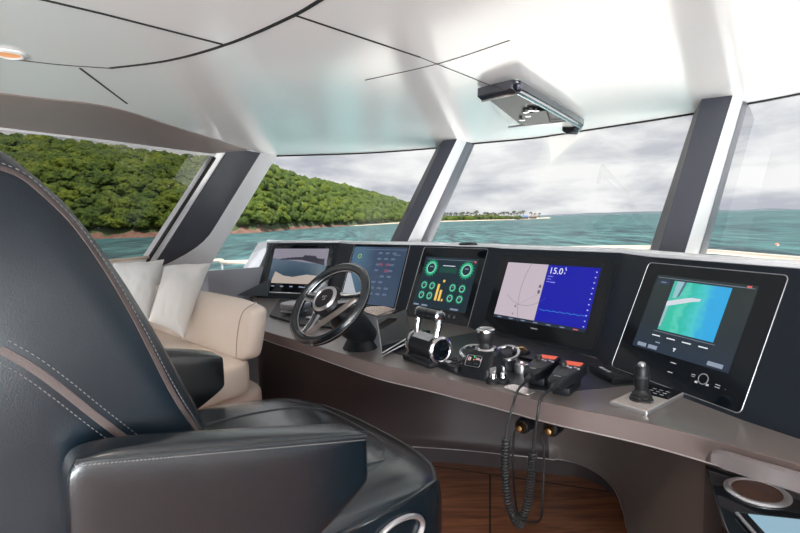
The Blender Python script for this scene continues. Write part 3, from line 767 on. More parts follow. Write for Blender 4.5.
def arc(cx, cy, r_, a0, a1, wd=.0012, n=20):
    o_ = []
    for i in range(n):
        a, b_ = math.radians(a0 + (a1 - a0) * i / n), math.radians(a0 + (a1 - a0) * (i + 1) / n)
        o_.append([(cx + (r_ - wd) * math.cos(a), cy + (r_ - wd) * math.sin(a)), (cx + (r_ + wd) * math.cos(a), cy + (r_ + wd) * math.sin(a)), (cx + (r_ + wd) * math.cos(b_), cy + (r_ + wd) * math.sin(b_)), (cx + (r_ - wd) * math.cos(b_), cy + (r_ - wd) * math.sin(b_))])
    return o_
polys(s, 'chart_lines', arc(-.10, .09, .16, 225, 318, .0007) + arc(.26, .01, .40, 158, 205, .0007) + [[(-.14, -.075), (-.139, -.075), (-.02, .0), (-.021, .0)]], 'e_line', 4)
polys(s, 'own_ship_mark', [[(-.150, -.085), (-.140, -.085), (-.145, -.068)], [(-.150, -.125), (-.145, -.118), (-.155, -.115)]], 'e_line', 4)
rects(s, 'range_marks', [(-.035, .03, -.022, .045), (-.035, .0, -.022, .018)], 'e_line', 4)
rects(s, 'soft_key', [(-.24 + .075 * i, -.149, -.215 + .075 * i, -.144) for i in range(6)], 'e_grey', 3); rects(s, 'red_key', [(.205, -.149, .23, -.144)], 'e_pink', 3)
rects(t, 'maker_line', [(-.02, -.178, .02, -.174)], 'faint', 1); rects(t, 'side_cover', [(.262, -.155, .28, .16)], 'gloss', 1)
# 5: aerial picture
t, W_, H_ = mk_display(5, 'nearest display at the right showing an aerial picture of turquoise water', (.065, .075, .045, .105), .016)
s = slab(t, 'screen', -W_ / 2, -H_ / 2, W_ / 2, H_ / 2, 'slate_grad')
slab(t, 'aerial_picture', -.112, -.062, .115, .128, 'chart', 2, s)
wk = [(-.112, .028), (-.06, .044), (-.01, .060), (.018, .066), (.020, .074), (-.02, .074), (-.065, .062), (-.112, .048)]
polys(s, 'wake', [wk], emis('foam', (.62, .66, .72)), 4)
polys(s, 'pale_shoal', [[(-.098, .128), (-.068, .128), (-.082, .065), (-.096, .062)], [(-.112, .03), (-.100, .03), (-.104, -.05), (-.112, -.05)]], emis('shoal', (.30, .50, .55)), 3)
polys(s, 'dark_shoal', [[(-.068, .128), (-.058, .128), (-.070, .072), (-.078, .068)]], emis('shoal_dark', (.10, .14, .25)), 3)
rects(s, 'header_line', [(-.19, .134, .19, .1355), (-.125, -.070, .125, -.0685)], 'e_grey', 3)
rects(s, 'tab', [(-.125 + .065 * i, -.088, -.09 + .065 * i, -.084) for i in range(4)], 'e_white', 3)
rects(s, 'soft_key', [(-.175, -.138, -.135, -.124), (-.125, -.138, -.085, -.124), (.12, -.138, .175, -.124), (-.10, -.112, -.08, -.108)], emis('key_grey', (.25, .30, .38)), 3)
rects(s, 'home_mark', [(-.02, -.118, -.008, -.114), (-.016, -.126, -.012, -.118)], 'e_white', 3)
rects(s, 'menu_box', [(-.185, .108, -.128, .128)], emis('box_navy', (.025, .04, .07)), 3); rects(s, 'menu_word', [(-.168, .115, -.145, .119)], 'e_grey', 4)
rects(s, 'alarm_mark', [(.162, .136, .178, .142)], 'e_pink', 4)
rects(t, 'maker_line', [(-.012, -.166, .012, -.163)], 'faint', 1)
polys(t, 'round_key', arc(.125, -.185, .017, 0, 360, .0015, 30), 'satin', 1)
rects(t, 'touch_keys', [(.08, -.182, .095, -.180), (.08, -.188, .095, -.187), (.10, -.205, .11, -.198), (.14, -.203, .15, -.196), (.17, -.198, .187, -.196), (.17, -.190, .187, -.188), (.205, -.196, .207, -.194)], 'faint', 1)
rects(t, 'home_key', [(-.01, -.2, .01, -.197)], 'faint', 1)
# small black sensor on the dash top above display 3
q = P(468, 244.5, 1.245)
t = thing('light_sensor', 'tiny black oval sensor sitting on the silver dashboard top', 'sensor', q, (1, -.8, 0))
b = NB(); lathe(b, [(.05, -.003), (.05, .006), (.035, .012), (.01, .014)], n=20); bmesh.ops.scale(b, vec=(1.2, .6, 1), verts=b.verts); obj('body', b, 'black', t)

# ------------------------------------------------------------------ DESK
crease = [(-1.30, 4.30), (-1.189, 4.067), (-1.02, 3.5), (-.90, 3.08), (-.83, 2.92), (-.70, 2.76), (-.52, 2.575), (-.304, 2.34), (-.095, 2.12), (.10, 1.965), (.218, 1.86), (.338, 1.755), (.426, 1.67), (.516, 1.59), (.68, 1.47), (.788, 1.369), (.952, 1.178), (1.10, .97), (1.28, .6)]
CRS = resample(catmull([V((x, y, DZ)) for x, y in crease], 6), 80)
def cn(i, pts):
    a = pts[max(i - 1, 0)]; b = pts[min(i + 1, len(pts) - 1)]; d = (b - a).normalized(); n_ = V((-d.y, d.x, 0)); return -n_ if n_.dot(V((.7, .7, 0))) > 0 else n_
CN = [cn(i, CRS) for i in range(len(CRS))]
FT2, FN2 = [], []
for i in range(len(FT) - 1):
    for k in range(8): FT2.append(FT[i].lerp(FT[i + 1], k / 8)); FN2.append(FN[i].lerp(FN[i + 1], k / 8))
FT2.append(FT[-1]); FN2.append(FN[-1])
BASE = [p + nn_ * (drop * math.tan(TILT) - .06) - V((0, 0, drop)) for p, nn_ in zip(FT2, FN2)]
BS = resample(BASE, 80)
desk = thing('helm_desk', 'sweeping taupe helm worktop with sloping front edge below the displays', 'worktop', (0, 0, 0))
bm = NB(); loft(bm, [[a, b_, b_ - V((0, 0, .04)), a - V((0, 0, .04)) - nn_ * .03] for a, b_, nn_ in zip(CRS, BS, CN)]); obj('worktop', bm, 'desk', desk)
# front fascia: grows from nothing at the port end
bm = NB(); rings = []; bead = []
for i, (p, nn_) in enumerate(zip(CRS, CN)):
    s = min(1, max(.12, (p - CRS[0]).length / 2.6)); s = min(1, s)
    dz = .060 * (.35 + .65 * s); out_ = .012 + .008 * s
    rings.append([p + V((0, 0, .0)), p + nn_ * .004 - V((0, 0, .002)), p + nn_ * out_ - V((0, 0, dz)), p + nn_ * (out_ - .006) - V((0, 0, dz + .006)), p - nn_ * .05 - V((0, 0, dz + .004)), p - nn_ * .04 - V((0, 0, .005))])
    bead.append(p + nn_ * (out_ + .0005) - V((0, 0, dz)))
loft(bm, rings); obj('front_edge', bm, 'deskfront', desk)
bm = NB(); tube(bm, bead, .0022, 6); obj('edge_bead', bm, 'satin', desk)
# raised hand lip at starboard
lp = [P(709, 459.5, .75), P(713, 451, .79), P(722, 449.5, .795), P(800, 472.4, .80), P(830, 483, .80)]
lp = [P(706, 457, .76), P(713, 450, .79), P(722, 450, .795), P(760, 461, .80), P(800, 472.4, .80), P(900, 505, .80)]
lp = resample(catmull(lp, 6), 24); bm = NB(); nl = V((-.64, -.77, 0))
rings = []
for i, p in enumerate(lp):
    s = min(1, i / 5 + .25); rings.append([p - nl * .03 * s + V((0, 0, -.012)), p + V((0, 0, .0)), p + nl * .012 - V((0, 0, .006)), p + nl * .022 * s - V((0, 0, .040 * s)), p - nl * .02 - V((0, 0, .05 * s))])
loft(bm, rings); obj('hand_lip', bm, mat('lip_taupe', (.17, .145, .145), .28, metal=.35), desk)
# console base below
KT = [(-.86, 3.05), (-.84, 2.93), (-.62, 2.74), (-.36, 2.60), (-.05, 2.62), (.25, 2.72), (.5, 2.68), (.72, 2.56), (.85, 2.38), (.88, 2.15), (.87, 1.85), (.83, 1.5), (.815, 1.36), (.86, 1.28), (1.0, 1.12)]
KB = [(-.86, 3.1), (-.86, 3.0), (-.62, 2.92), (-.36, 2.86), (-.05, 2.81), (.30, 2.74), (.557, 2.668), (.767, 2.605), (.891, 2.548), (.971, 2.433), (.993, 2.276), (.959, 2.105), (.906, 1.90), (.875, 1.40), (1.0, 1.15)]
kt = resample(catmull([V((x, y, .76)) for x, y in KT], 6), 72); kb = catmull([V((x, y, .12)) for x, y in KB], 6); kt = catmull([V((x, y, .76)) for x, y in KT], 6)
cb = thing('helm_console_base', 'dark brown curved console base under the helm worktop', 'console base', (0, 0, 0))
def basew(i0, i1, name, mm, lab=None):
    b = NB(); rings = []
    for a, c in list(zip(kt, kb))[i0:i1]:
        up = [a, a.lerp(c, .45), a.lerp(c, .86)]
        d = (a - c); d.z = 0
        mid = c + V((0, 0, .055)) ; nrm = V((-.3, -.9, 0)) if c.x < .8 else V((-.9, -.1, 0))
        rings.append([a + V((0, 0, .0)), up[1], up[2], mid + nrm * .012, c + nrm * .020, c + nrm * .010 - V((0, 0, .008)), c - nrm * .1 - V((0, 0, .008)), a - nrm * .12])
    loft(b, rings); return obj(name, b, mm, cb, label=lab, angle=60)
basew(0, 43, 'front_panel', 'base'); basew(42, len(kt), 'pedestal_panel', 'ped', 'lighter graphite pedestal panel')
b = NB(); kk = [c - V((0, 0, .0)) for c in kb]
tube(b, [c + (V((-.3, -.9, 0)) if c.x < .8 else V((-.9, -.1, 0))) * .021 for c in kb[24:79]], .0022, 5); obj('lower_bead', b, 'satin', cb)
b = NB(); loft(b, [[c + V((0, .06, -.006)) + V((.05, .0, 0)) * (1 if c.x > .85 else 0), V((c.x + (.05 if c.x > .85 else 0), c.y + .06, .001)), V((c.x + .2, c.y + .2, .001)), c + V((.2, .2, -.006))] for c in kb]); obj('toe_kick', b, 'base', cb)
# cable glands under the desk
for k, (px, py) in enumerate([(520, 428), (549, 431)]):
    q = PY(px, py, 1.93 - k * .1); t = thing('cable_socket', ['brass coloured cable socket under the worktop, left of the pair', 'brass coloured cable socket under the worktop, right of the pair'][k], 'socket', q, z=(-.5, -.8, .1))
    b = NB(); lathe(b, [(.02, -.05), (.02, 0), (.016, .005), (.012, .016), (.006, .018)], n=18); obj('gland', b, 'gold', t)
    b = NB(); lathe(b, [(.03, -.08), (.03, -.03), (.024, -.02)], n=18); obj('collar', b, 'black', t)
    b = NB(); box(b, (0, .0, -.1), (.05, .05, .06), bev=.006); obj('bracket', b, 'black', t)

# ------------------------------------------------------------------ starboard side pod (cup holder and tablet)
cz = .72
sp_ = thing('side_console', 'gloss black side console with cup well below the worktop at the right', 'side console', (0, 0, 0))
pl = [P(705, 464, cz), P(800, 500, cz), P(980, 570, cz), P(980, 700, cz), P(770, 640, cz), P(722, 520, cz)]
bm = NB(); prism3(bm, pl, (0, 0, -.6)); obj('body', bm, 'gloss', sp_, smooth=False, bevel=.004)
cc = P(757, 492.5, cz)
bm = NB(); lathe(bm, [(.052, .001), (.052, .004), (.055, .006), (.064, .006), (.069, .003), (.069, .001)], cc, n=48, cap=False); obj('cup_ring', bm, 'satin', sp_, label='satin steel ring around the cup well')
mat('shaded_wood_well', (.05, .025, .018), .4, var=(20, (.09, .045, .03)))  # wood grain, colour darkened to stand for the shaded depth
bm = NB(); lathe(bm, [(.0515, .0055), (.0515, .0015)], cc, n=40, cap=False); obj('cup_well_rim', bm, bpy.data.materials['shaded_wood_well'], sp_)
bm = NB(); lathe(bm, [(.051, .0012), (.051, .0022), (.001, .0022)], cc, n=40); obj('cup_well_floor', bm, bpy.data.materials['shaded_wood_well'], sp_, label='wood inside the cup well, darkened for its depth')
tb = thing('tablet', 'tablet with a painted pale blue reflection in a silver frame below the cup well', 'tablet', P(765, 532, cz + .004), P(800, 523, cz) - P(735, 516, cz), (0, 0, 1))
xA, xB = P(735, 514, cz + .004), P(800, 522.5, cz + .004); L_ = (xB - xA).length + .1
inv = tb.matrix_world.inverted(); a = inv @ xA; c_ = inv @ P(740, 533, cz + .004)
bm = NB(); prism(bm, [(a.x, a.y), (a.x + .3, a.y), (a.x + .3, a.y - .2), (a.x + .02, a.y - .2)], 0, .006, bev=.001); obj('frame', bm, 'satin', tb)
bm = NB(); prism(bm, [(a.x + .006, a.y - .004), (a.x + .29, a.y - .004), (a.x + .29, a.y - .19), (a.x + .025, a.y - .19)], .006, .0075); obj('border', bm, 'gloss', tb, smooth=False)
bm = NB(); prism(bm, [(a.x + .022, a.y - .009), (a.x + .28, a.y - .009), (a.x + .28, a.y - .18), (a.x + .04, a.y - .18)], .0075, .0085); obj('screen', bm, 'e_ltblue', tb, smooth=False)  # pale blue reflection on the glass, painted as a glowing panel

# ------------------------------------------------------------------ black equipment plate on the desk
pp_ = [(384, 349), (408, 357), (436, 366), (460, 376), (500, 384), (545, 391), (575, 391), (619, 386)]
fr_ = [P(*p, DZ + .002) for p in pp_]
bk = [q + V((.5, .42, 0)) for q in fr_]
eq = []
for q in fr_:
    best = min(BASE, key=lambda b_: (b_.xy - q.xy).length); eq.append(best + V((.0, 0, .002)))
bm = NB(); 
loft(bm, [[a, V((b_.x, b_.y, DZ + .002)), V((b_.x, b_.y, DZ - .01)), a - V((0, 0, .012))] for a, b_ in zip(fr_, eq)])
o = obj('control_plate', bm, mat('dark_control_plate', (.035, .035, .04), .4, metal=.2)); tag(o, 'dark inset plate on the worktop carrying levers, switches and handsets', 'control panel')

# ------------------------------------------------------------------ STEERING WHEEL
wc = PY(329.5, 303, 2.27); N = V((-.50, -.56, .66)).normalized()
upv = (V((0, 0, 1)) - N * N.z).normalized(); rt = upv.cross(N)
t = thing('steering_wheel', 'steering wheel with black leather rim, round hub and silver spokes', 'steering wheel', wc, rt, N)
RW = .218
b = NB()
rg = []
for i in range(64):
    a = 2 * PI * i / 64; c = V((math.cos(a), math.sin(a), 0))
    rg.append([c * (RW - .021 + .021 * math.cos(k * PI / 5 + .0)) + V((0, 0, .023 * math.sin(k * PI / 5))) for k in range(10)])
rg.append(rg[0]); loft(b, rg, cap=False); bmesh.ops.remove_doubles(b, verts=b.verts, dist=1e-5); obj('rim', b, 'leather_top', t)
b = NB(); tube(b, [V((math.cos(2 * PI * i / 64), math.sin(2 * PI * i / 64), 0)) * (RW - .042) + V((0, 0, .004)) for i in range(64)], .0022, 6, closed=True); obj('inner_ring', b, 'satin', t)
b = NB(); tube(b, [V((math.cos(2 * PI * i / 64), math.sin(2 * PI * i / 64), 0)) * (RW + .0015) + V((0, 0, .006)) for i in range(64)], .0012, 6, closed=True); obj('seam_ring', b, 'stitch', t)
iv = t.matrix_world.inverted()
def wheel_dir(px, py):
    q = iv @ PP(px, py, wc, N); return math.atan2(q.y, q.x)
hub_px = (325.5, 299)
for (px, py) in ((301, 294), (301, 337), (361, 296)):
    a = wheel_dir(px, py); d = V((math.cos(a), math.sin(a), 0)); s_ = V((-d.y, d.x, 0)); sp_t = thing
    b = NB(); rings = []
    for r_, wd, z in ((.05, .036, .026), (.09, .026, .012), (.13, .022, .002), (.184, .026, .0)):
        rings.append([d * r_ + s_ * wd + V((0, 0, z)), d * r_ + s_ * wd * .7 + V((0, 0, z + .006)), d * r_ + s_ * wd * .25 + V((0, 0, z + .001)), d * r_ - s_ * wd * .25 + V((0, 0, z + .001)), d * r_ - s_ * wd * .7 + V((0, 0, z + .006)), d * r_ - s_ * wd + V((0, 0, z)), d * r_ - s_ * wd * .8 + V((0, 0, z - .008)), d * r_ + s_ * wd * .8 + V((0, 0, z - .008))])
    loft(b, rings); sp_o = obj('spoke', b, 'satin', t)
    b = NB(); tube(b, [d * r_ + V((0, 0, z + .002)) for r_, z in ((.08, .022), (.1, .012), (.15, .003), (.172, .003))], .0075, 6); obj('spoke_inlay', b, 'black', sp_o)
def inpl(px, py, z): q = iv @ PP(px, py, wc, N); return V((q.x, q.y, z))
b = NB(); pth = [inpl(357, 300, .008), inpl(345, 309, .010), inpl(325, 322, .006), inpl(305, 336, .0)]
rings = []
for k_, p_ in enumerate(pth):
    d_ = (pth[min(k_ + 1, 3)] - pth[max(k_ - 1, 0)]).normalized(); s_ = V((-d_.y, d_.x, 0)); wd = (.012, .018, .018, .015)[k_]
    rings.append([p_ + s_ * wd, p_ + s_ * wd * .6 + V((0, 0, .006)), p_ - s_ * wd * .6 + V((0, 0, .006)), p_ - s_ * wd, p_ - V((0, 0, .006))])
loft(b, rings); obj('lower_spoke', b, M['sat2'], t)
b = NB(); lathe(b, [(.03, -.05), (.070, -.02), (.078, .018), (.070, .034), (.055, .040)], n=40); obj('hub', b, 'black', t)
b = NB(); lathe(b, [(.050, .039), (.053, .045), (.060, .0445), (.066, .036)], n=40, cap=False); obj('hub_ring', b, 'satin', t)
b = NB(); lathe(b, [(.052, .039), (.051, .0405), (.001, .0415)], n=40); hc = obj('hub_cap', b, 'black', t)
b = NB()
for pts in ([(-.014, .012), (-.010, .012), (-.006, .002), (-.010, -.002)], [(.004, .012), (.014, .012), (.014, .009), (.006, .009)], [(-.004, .006), (.0, .012), (.003, .012), (.002, .004), (.012, .0), (.008, -.010), (-.004, -.012), (-.004, -.009), (.004, -.007), (.006, -.001)]):
    prism(b, pts, .0418, .0432)
obj('emblem', b, 'satin', hc)
# column
cbse = P(372, 350, DZ)
back = -N
st = thing('steering_column', 'black steering column with angular shroud behind the wheel', 'steering column', (0, 0, 0))
b = NB()
c0 = wc + back * .035; c1_ = wc + back * .16; xx, yy = rt, upv
def elr(c, a, bb, n=20): return [c + xx * a * math.cos(2 * PI * i / n) + yy * bb * math.sin(2 * PI * i / n) for i in range(n)]
loft(b, [elr(c0, .035, .035), elr(wc + back * .06, .05, .05), elr(wc + back * .10, .075, .07), elr(wc + back * .15, .085, .075), elr(wc + back * .21, .08, .07), elr(wc + back * .30, .06, .06)]); obj('shroud', b, 'black', st)
b = NB(); tube(b, elr(wc + back * .105, .077, .072), .0022, 6, closed=True); obj('shroud_trim', b, 'satin', st)
foot = wc + back * .24; fz = V((foot.x, foot.y, DZ))
b = NB(); loft(b, [elr(foot, .05, .04, 12), [V((fz.x + .085 * math.cos(2 * PI * i / 12), fz.y + .085 * math.sin(2 * PI * i / 12), DZ)) for i in range(12)]]); obj('foot', b, 'black', st)
# paddle blade and small tilted panel right of the column
t = thing('autopilot_panel', 'blank tilted gloss black control panel right of the steering column', 'control panel', (0, 0, 0))
A = [PY(377, 320, 2.55), PY(381, 352, 2.30), PY(409, 333, 2.42), PY(406, 309, 2.68)]
A[1] = P(382, 353, DZ + .01); A[2] = P(411, 336, DZ + .05)
nrm_ = (A[1] - A[0]).cross(A[3] - A[0]).normalized()
if nrm_.dot(EYE - A[0]) < 0: nrm_ = -nrm_
b = NB(); prism3(b, A, -nrm_ * .05); obj('body', b, 'gloss', t, bevel=.003)
b = NB(); tube(b, [A[0], A[1]], .0035, 6); tube(b, [A[1], A[2]], .0035, 6); obj('edge_trim', b, 'satin', t)
b = NB(); tube(b, [A[1] + V((.0, -.03, -.005)), A[2] + V((.01, -.035, -.01))], .003, 6); obj('lower_trim', b, 'satin', t)
b = NB(); prism3(b, [V((*A[1].xy, DZ + .002)), V((*A[2].xy, DZ + .002)), V((*(A[2] + V((.1, .15, 0))).xy, DZ + .002)), V((*(A[0] + V((.03, .1, 0))).xy, DZ + .002))], (0, 0, .04)); obj('stand', b, 'black', t)
t = thing('indicator_stalk', 'pale bronze blade shaped lever behind the steering wheel rim', 'lever', (0, 0, 0))
b = NB(); pts = [PY(360, 308, 2.5), PY(372, 306, 2.53), PY(384, 305.8, 2.56), PY(397, 309, 2.6), PY(388, 311.5, 2.58), PY(377, 315.5, 2.52), PY(366, 312, 2.49)]
prism3(b, pts, (.004, .012, -.014)); obj('blade', b, mat('pale_bronze', (.42, .35, .31), .2, metal=.8), t, bevel=.003)

# ------------------------------------------------------------------ lever panel left of the wheel
c_ = P(296, 306, DZ + .002)
t = thing('lever_console', 'black diamond panel with silver lever left of the steering wheel', 'control panel', c_)
b = NB(); pp2 = [P(269.5, 316.5, DZ + .001), P(280, 300.5, DZ + .001), P(345, 302, DZ + .001), P(345, 330, DZ + .001), P(300, 326, DZ + .001)]
prism3(b, [p - c_ for p in pp2], (0, 0, .012)); obj('plate', b, 'rubber', t, smooth=False)
q = P(290, 313, DZ + .02) - c_
b = NB(); box(b, q + V((.04, .0, .05)), (.17, .12, .045), Matrix.Rotation(-.5, 3, 'Z'), .014, 3); obj('lever_head', b, 'satin', t)
b = NB(); box(b, q + V((.03, -.02, .012)), (.15, .09, .02), Matrix.Rotation(-.5, 3, 'Z'), .006, 2); obj('lever_base', b, 'chrome', t)
b = NB(); box(b, q + V((.10, .08, .04)), (.20, .04, .03), Matrix.Rotation(.25, 3, 'Z'), .01, 2); obj('rear_block', b, 'black', t)
for k, (px, py) in enumerate([(310, 320), (318, 316), (322, 324), (330, 320), (314, 327)]):
    q = P(px, py, DZ + .02) - c_; b = NB(); box(b, q + V((0, 0, .012)), (.04, .035, .02), Matrix.Rotation(-.5, 3, 'Z'), .004, 2); obj('push_button', b, 'chrome', t)

# ------------------------------------------------------------------ ENGINE THROTTLE
tb_ = P(424, 362, DZ); xh = (P(452, 372, DZ) - P(412, 357, DZ)).normalized()
t = thing('engine_throttle', 'twin lever engine throttle, black drum with chrome ends below the gauge display', 'throttle', tb_, xh)
b = NB(); box(b, (.0, .03, .012), (.20, .15, .024), bev=.006); obj('base', b, 'black', t)
b = NB(); cyl(b, (-.075, .02, .066), (.085, .02, .066), .053, n=36); obj('drum', b, 'black', t)
b = NB(); box(b, (0, -.01, .024), (.16, .04, .022), bev=.004); obj('foot_block', b, 'black', t)
for s in (-1, 1):
    b = NB(); lathe(b, [(.055, 0), (.058, .004), (.058, .014), (.050, .020), (.044, .018), (.040, .014)], (.083 if s > 0 else -.073, .02, .066), (s, 0, 0), 36); obj('end_cap', b, 'chrome', t)
    b = NB(); lathe(b, [(.040, .013), (.039, .017), (.02, .019), (.001, .0195)], (.083 if s > 0 else -.073, .02, .066), (s, 0, 0), 36); obj('end_disc', b, 'gloss', t)
    x_ = .066 * s
    b = NB(); tube(b, catmull([(x_ + .005, .01, .10), (x_ + .006 * s, .02, .14), (x_ + .008 * s, .028, .175), (x_ + .002 * s, .032, .198)], 5), lambda u: .014 - .002 * u, 10); obj('lever_arm', b, 'chrome', t)
    b = NB(); cyl(b, (.002 * s, .034, .203), (x_ + .006 * s, .034, .203), .024, n=24); obj('hand_grip', b, 'leather_top', t)
    b = NB(); lathe(b, [(.0245, -.002), (.0255, .006), (.018, .012), (.002, .013)], (x_ + .004 * s, .034, .203), (s, 0, 0), 24); obj('grip_cap', b, 'chrome', t)
b = NB(); rings = []
for i in range(7):
    a = math.radians(50 + i * 14); rings.append([V((-.06, .02 + .0545 * math.cos(a), .066 + .0545 * math.sin(a))), V((.062, .02 + .0545 * math.cos(a), .066 + .0545 * math.sin(a))), V((.062, .02 + .05 * math.cos(a), .066 + .05 * math.sin(a))), V((-.06, .02 + .05 * math.cos(a), .066 + .05 * math.sin(a)))])
loft(b, rings); obj('top_plate', b, 'satin', t)
rects(t, 'maker_mark', [(-.055, -.0, -.03, .001)], 'faint', 0).location = (0, -.03, .025)
# keypad right of throttle
q = P(449, 369, DZ); t = thing('round_keypad', 'small rounded black keypad between the throttle and the joystick pod', 'keypad', q, xh)
b = NB(); prism(b, rrect(.11, .10, .02, .01, .03), 0, .022, bev=.005); obj('body', b, 'black', t)
for i in range(3):
    for j in range(2): b = NB(); box(b, (-.02 + i * .03, .015 + j * .03, .024), (.02, .02, .006), bev=.002); obj('key', b, 'faint' if (i + j) % 3 == 0 else 'rubber', t)
# ------------------------------------------------------------------ JOYSTICK POD
q = P(480, 376, DZ); t = thing('docking_joystick', 'black joystick pod with chrome rings and small lit digits', 'joystick', q, V((.62, -.78, 0)) + V((.3, .1, 0)))
t.matrix_world = t.matrix_world @ Matrix.Scale(.9, 4)
b = NB(); bm = b
loft(b, [[V((x * s1_, y * s2_ + oy, z)) for x, y in rrect(.15, .16, .03, 0, .0, 4)] for s1_, s2_, oy, z in ((1, 1, .03, 0), (1.0, 1.0, .03, .045), (.86, .70, .045, .092), (.68, .56, .055, .104), (.5, .45, .055, .108))]); obj('pod', b, 'black', t)
b = NB(); fz0 = V((-.008, -.034, .068)); nz = V((0, -.76, .65)); ux = V((1, 0, 0)); uy = nz.cross(ux)
prism(b, rrect(.07, .05, .008), 0, .010, ax=(fz0, ux, uy, nz), bev=.002); pn = obj('read_out', b, 'gloss', t)
b = NB(); tube(b, [fz0 + ux * p[0] + uy * p[1] + nz * .011 for p in rrect(.07, .05, .008)], .001, 5, closed=True); obj('read_out_trim', b, 'satin', pn)
def seg8(x0_, on):
    L = {'a': (0, 1, 1, 1), 'g': (0, .5, 1, .5), 'd': (0, 0, 1, 0), 'f': (0, .5, 0, 1), 'b': (1, .5, 1, 1), 'e': (0, 0, 0, .5), 'c': (1, 0, 1, .5)}; out_ = []
    for k in on:
        a0, b0, a1, b1 = L[k]; out_.append((x0_ + a0 * .010 - .001, .002 + b0 * .013 - .001, x0_ + a1 * .010 + .001, .002 + b1 * .013 + .001))
    return out_
b = NB()
for (a0, b0, a1, b1) in seg8(-.026, 'abcdefg') + seg8(.008, 'abg') + seg8(.022, 'bcfg'): prism(b, [(a0, b0), (a1, b0), (a1, b1), (a0, b1)], .0105, .0115, ax=(fz0, ux, uy, nz))
obj('digits', b, emis('digit_pink', (.85, .6, .6)), pn, smooth=False)
b = NB(); prism(b, rrect(.006, .006, .0028, 0, .019), .0105, .0125, ax=(fz0, ux, uy, nz)); obj('green_light', b, 'e_led', pn)
b = NB(); prism(b, rrect(.005, .005, .002, .0, .006), .0105, .0120, ax=(fz0, ux, uy, nz)); obj('orange_light', b, emis('orange_led', (.9, .3, .05)), pn)
for i in (-1, 1): b = NB(); prism(b, rrect(.018, .010, .002, i * .014, -.012), .010, .013, ax=(fz0, ux, uy, nz)); obj('key', b, 'rubber', pn)
b = NB(); lathe(b, [(.048, .104), (.050, .108), (.046, .115), (.036, .117)], (0, .055, 0), n=32); obj('collar_ring', b, 'chrome', t)
b = NB(); lathe(b, [(.036, .112), (.027, .126), (.026, .134), (.035, .148), (.039, .168), (.038, .182)], (0, .055, 0), n=32); stk = obj('stick', b, 'rubber', t)
b = NB(); lathe(b, [(.038, .180), (.042, .184), (.041, .194), (.032, .199), (.028, .194), (.003, .193)], (0, .055, 0), n=32); obj('knob_ring', b, 'chrome', stk)
for s, r_ in ((-1, .052), (1, .055)):
    cx_ = s * .088 if s < 0 else .050; oy_ = .0 if s < 0 else .055; b = NB(); cc_ = V((cx_ * 1.05, .10 + oy_, .072)); pts = [cc_ + V((math.cos(a), math.sin(a) * .85, .35 * math.sin(a))) * r_ for a in [2 * PI * i / 28 for i in range(28)]]
    tube(b, pts, .0085, 8, closed=True); obj('guard_ring', b, 'chrome', t, label='chrome guard ring')
    b = NB(); lathe(b, [(.048, .001), (.048, .050), (.03, .062), (.02, .075), (.002, .078)], (cx_, .085 + oy_, 0), n=24); obj('side_knob', b, 'black', t)
# red button left of joystick
q = P(471, 366, DZ); t = thing('stop_button', 'small red push button left of the joystick pod', 'button', q)
b = NB(); lathe(b, [(.022, 0), (.022, .006), (.018, .008)], n=20); obj('bezel', b, 'chrome', t)
b = NB(); lathe(b, [(.016, .007), (.015, .016), (.003, .018)], n=20); obj('cap', b, mat('button_red', (.6, .08, .12), .4), t)
# knobs, key switches, light pad in front of the joystick
for k, (px, py, lb) in enumerate([(493, 378, 'small chrome rotary switch at the front of the joystick pod, left one'), (503, 377, 'small chrome rotary switch right of the joystick pod, with key shaped top')]):
    q = P(px, py + 5, DZ); t = thing('rotary_switch', lb, 'switch', q)
    b = NB(); lathe(b, [(.026, 0), (.026, .010), (.02, .016), (.014, .018)], n=24); obj('bezel', b, 'black', t)
    b = NB(); lathe(b, [(.013, .016), (.012, .034), (.009, .038), (.002, .039)], n=20); obj('barrel', b, 'chrome', t)
    b = NB(); box(b, (0, 0, .048), (.030, .006, .022), Matrix.Rotation(.6 + k, 3, 'Z'), .002, 2); obj('grip', b, 'satin', t)
q = P(520, 390, DZ + .003); t = thing('steel_cover_plate', 'bright brushed steel plate in front of the chrome push switches', 'plate', q, V((.62, -.78, 0)))
b = NB(); prism(b, rrect(.11, .055, .015), 0, .004, bev=.001); obj('plate', b, mat('bright_steel', (.85, .80, .76), .25, metal=.8), t)
for k, (px, py, lb) in enumerate([(509, 367, 'chrome ringed push switch with red mark, left of the pair'), (522, 370.5, 'chrome ringed push switch with red mark, right of the pair')]):
    q = P(px, py + 2, DZ); t = thing('push_switch', lb, 'switch', q)
    b = NB(); lathe(b, [(.030, 0), (.030, .022), (.028, .036), (.022, .038), (.020, .032)], n=28); obj('ring', b, 'satin', t)
    b = NB(); lathe(b, [(.020, .026), (.016, .031), (.002, .033)], n=24); obj('cap', b, 'satin', t)
    b = NB(); box(b, (0, -.004, .0335), (.018, .007, .003)); obj('red_mark', b, mat('mark_red', (.7, .08, .08), .4), t)
q = P(521, 355, DZ); t = thing('ignition_dial', 'black dial with gold lettering ring behind the push switches', 'dial', q)
b = NB(); lathe(b, [(.040, 0), (.040, .016), (.034, .024), (.012, .025)], n=32); obj('body', b, 'black', t)
b = NB()
for i in range(14):
    a = 2 * PI * i / 14; box(b, (.024 * math.cos(a), .024 * math.sin(a), .026), (.007, .004, .002), Matrix.Rotation(a, 3, 'Z'))
obj('gold_marks', b, 'gold', t); b = NB(); box(b, (0, 0, .031), (.03, .008, .014), bev=.002); obj('pointer', b, 'gold', t)
q = P(536, 358, DZ + .002); t = thing('flap_cover', 'flat dark hinged cover on the worktop beside the gold marked dial', 'cover', q, V((.62, -.78, 0)))
b = NB(); prism(b, rrect(.10, .12, .008), 0, .010, bev=.003); obj('lid', b, 'black', t)

